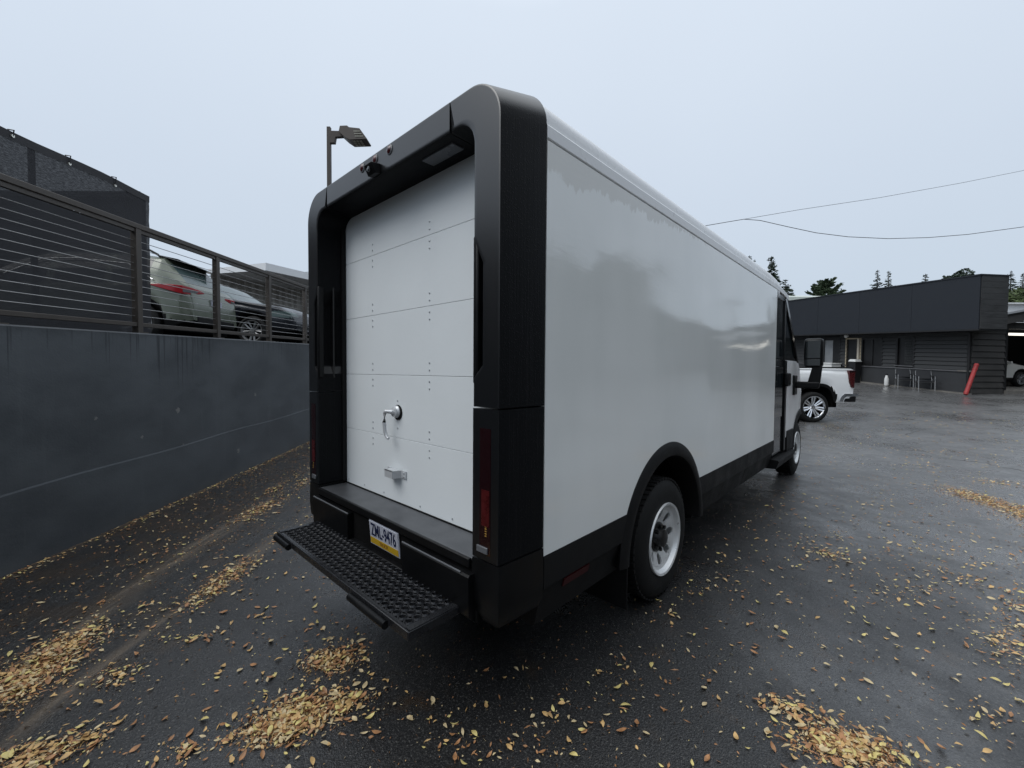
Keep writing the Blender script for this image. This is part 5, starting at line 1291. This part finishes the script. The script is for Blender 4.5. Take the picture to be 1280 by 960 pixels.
for k in range(1100):           # crumbs along the foot of the wall
    s_ = rg.uniform(-2.5, 8); t_ = abs(rg.gauss(.02, .05))+.02; p = wst(s_, t_, 0); put(p[0], p[1], rg.uniform(.3, .85), .5)
for k in range(700):          # evenly strewn leaves behind and beside the van
    p = ld(rg.uniform(-1.5, 4.6), rg.uniform(1.3, 5.2)); put(p[0], p[1], rg.choice((.5, .7, .9, 1.05)))
for k in range(500):           # litter lines in the shallow ridges
    s_ = rg.uniform(-2, 6); t_ = rg.choice((.98, 1.5))+rg.gauss(0, .05); p = wst(s_, t_, 0); put(p[0], p[1], rg.uniform(.2, .55), .5)
for k in range(5200):          # small fragments
    l = rg.uniform(-4.2, 12); d = rg.uniform(1.0, 10)
    if rg.random() < .5:
        c = rg.choice(cl); l, d = c[0]+rg.gauss(0, .35), c[1]+rg.gauss(0, .35)
    if d < 1: continue
    p = ld(l, d); put(p[0], p[1], rg.uniform(.10, .32), .5)
for (u0, v0, ru, rv, n, tilt) in piles:
    for _ in range(n*2):
        a = rg.gauss(0, 1.0); b = rg.gauss(0, 1.0); u, v = u0+ru*a, v0+rv*b + tilt*ru*a
        h = hit(u, v) if 560 < v < 985 else None
        if h is not None: put(h[0], h[1], rg.uniform(.12, .45), .5)
arr = np.array([(x, y) for x, y, *_ in spots]); lq = np.array([to_ld(x, y) for x, y in arr])
zs_ = G(lq[:, 0], lq[:, 1])
def pixel(x, y, z):
    q = np.array([x, y, z])-CAM; dd = q@FW
    return (640+FPX*(q@RT)/dd, 480-FPX*(q@UP)/dd, dd) if dd > .3 else (-999, -999, 1e9)
recs = []
for i, (x, y, scl, pile) in enumerate(spots):
    u, v, dd = pixel(x, y, zs_[i]); k = rg.choices(range(len(kinds)), wts)[0]
    size = scl/dd if (5 < u < 1275 and 5 < v < 955 and not vanbox(x, y)) else 0
    recs.append((size, x, y, zs_[i]+(rg.random()*.004 if pile == 1. else 0), scl, k, rg.random()*6.283, rg.gauss(0, .14+.10*(pile == 1.)), rg.gauss(0, .14+.10*(pile == 1.)), u, v, pile))
recs.sort(key=lambda r: -r[0])
mbig = MB()
nind = 0
for r in recs:
    size, x, y, z, scl, k, az, ax, ay, u, v, pile = r
    me, vs, fs, nm, mi_ = kinds[k]
    if size > 0 and nind < 290 and scl > .6:
        o = bpy.data.objects.new('fallen_leaf', me); COL.objects.link(o); o.location = (x, y, z+.002+abs(ax)*.008+abs(ay)*.012); o.rotation_euler = (ax, ay, az); o.scale = (scl, scl, scl)
        if pile == 1.: where = 'in the drift ' + drift_of[(x, y)]
        elif u < 560: where = 'lying loose on the asphalt behind the van'
        else: where = 'lying loose on the asphalt beside the van'
        tag(o, f'{nm} fallen leaf {where}', 'leaf', (f'{nm} leaves ' + where.replace('lying loose on the asphalt ', ''))); nind += 1
    else:
        from mathutils import Euler
        Mx = Euler((ax, ay, az)).to_matrix()
        mbig.cm = mi_
        mbig.add([tuple(Vector((x, y, z+.002+abs(ax)*.008+abs(ay)*.012)) + Mx @ (Vector(p)*scl)) for p in vs], fs)
def sliver(x, y, L_, W_, mi_):
    z = float(Gz_cache(x, y)); a = rg.random()*6.283; c, s_ = math.cos(a), math.sin(a); h0 = rg.uniform(.001, .006)
    mbig.cm = mi_
    mbig.add([(x-c*L_, y-s_*L_, z+.002), (x-s_*W_, y+c*W_, z+.003+h0), (x+c*L_, y+s_*L_, z+.002+h0*.5), (x+s_*W_, y-c*W_, z+.002)], [(0, 1, 2), (0, 2, 3)])
gxs = np.arange(-8, 12, .25); gys = np.arange(-6, 16, .25)
gl = np.array([[to_ld(x, y) for x in gxs] for y in gys]); GZ = G(gl[..., 0], gl[..., 1])
def Gz_cache(x, y):
    i = min(max((y+6)/.25, 0), len(gys)-2); j = min(max((x+8)/.25, 0), len(gxs)-2); i0, j0 = int(i), int(j); a, b = i-i0, j-j0
    return (GZ[i0, j0]*(1-a)+GZ[i0+1, j0]*a)*(1-b) + (GZ[i0, j0+1]*(1-a)+GZ[i0+1, j0+1]*a)*b
for (u0, v0, ru, rv, n, tilt) in piles:
    h0 = hit(u0, v0)
    if h0 is None or n < 25: continue
    hu = hit(u0+ru, v0+tilt*ru); hv = hit(u0, min(v0+rv, 1100))
    if hu is None or hv is None: continue
    ex, ey = (hu-h0)[:2], (hv-h0)[:2]
    for _ in range(n*6 if (n >= 60 and ru <= 45) else n):
        p = h0[:2] + ex*rg.gauss(0, .85) + ey*rg.gauss(0, .85)
        if (p-WA)@WN > .03: sliver(p[0], p[1], rg.choice((.004, .007, .011, .02))*rg.uniform(.7, 1.2), rg.uniform(.001, .0035), rg.choice((2, 2, 2, 0, 1)))
for k in range(3500):
    s_, t_ = rg.uniform(-2.6, 7), min(abs(rg.gauss(0, .9)), 2.5)+.03
    p = wst(s_, t_, 0); sliver(p[0], p[1], rg.uniform(.004, .016), rg.uniform(.001, .003), rg.choice((2, 2, 0)))
for k in range(5000):
    p = ld(rg.uniform(-3, 6), rg.uniform(1.1, 6)); sliver(p[0], p[1], rg.uniform(.003, .012), rg.uniform(.001, .003), rg.choice((2, 2, 1)))
o = obj_from('leaf_litter', mbig, [M['leafA'], M['leafB'], M['leafC'], M['leafD']], smooth=80); tag(o, 'scattered small fallen leaves and drifts over the wet asphalt', 'leaf litter', kind='stuff')
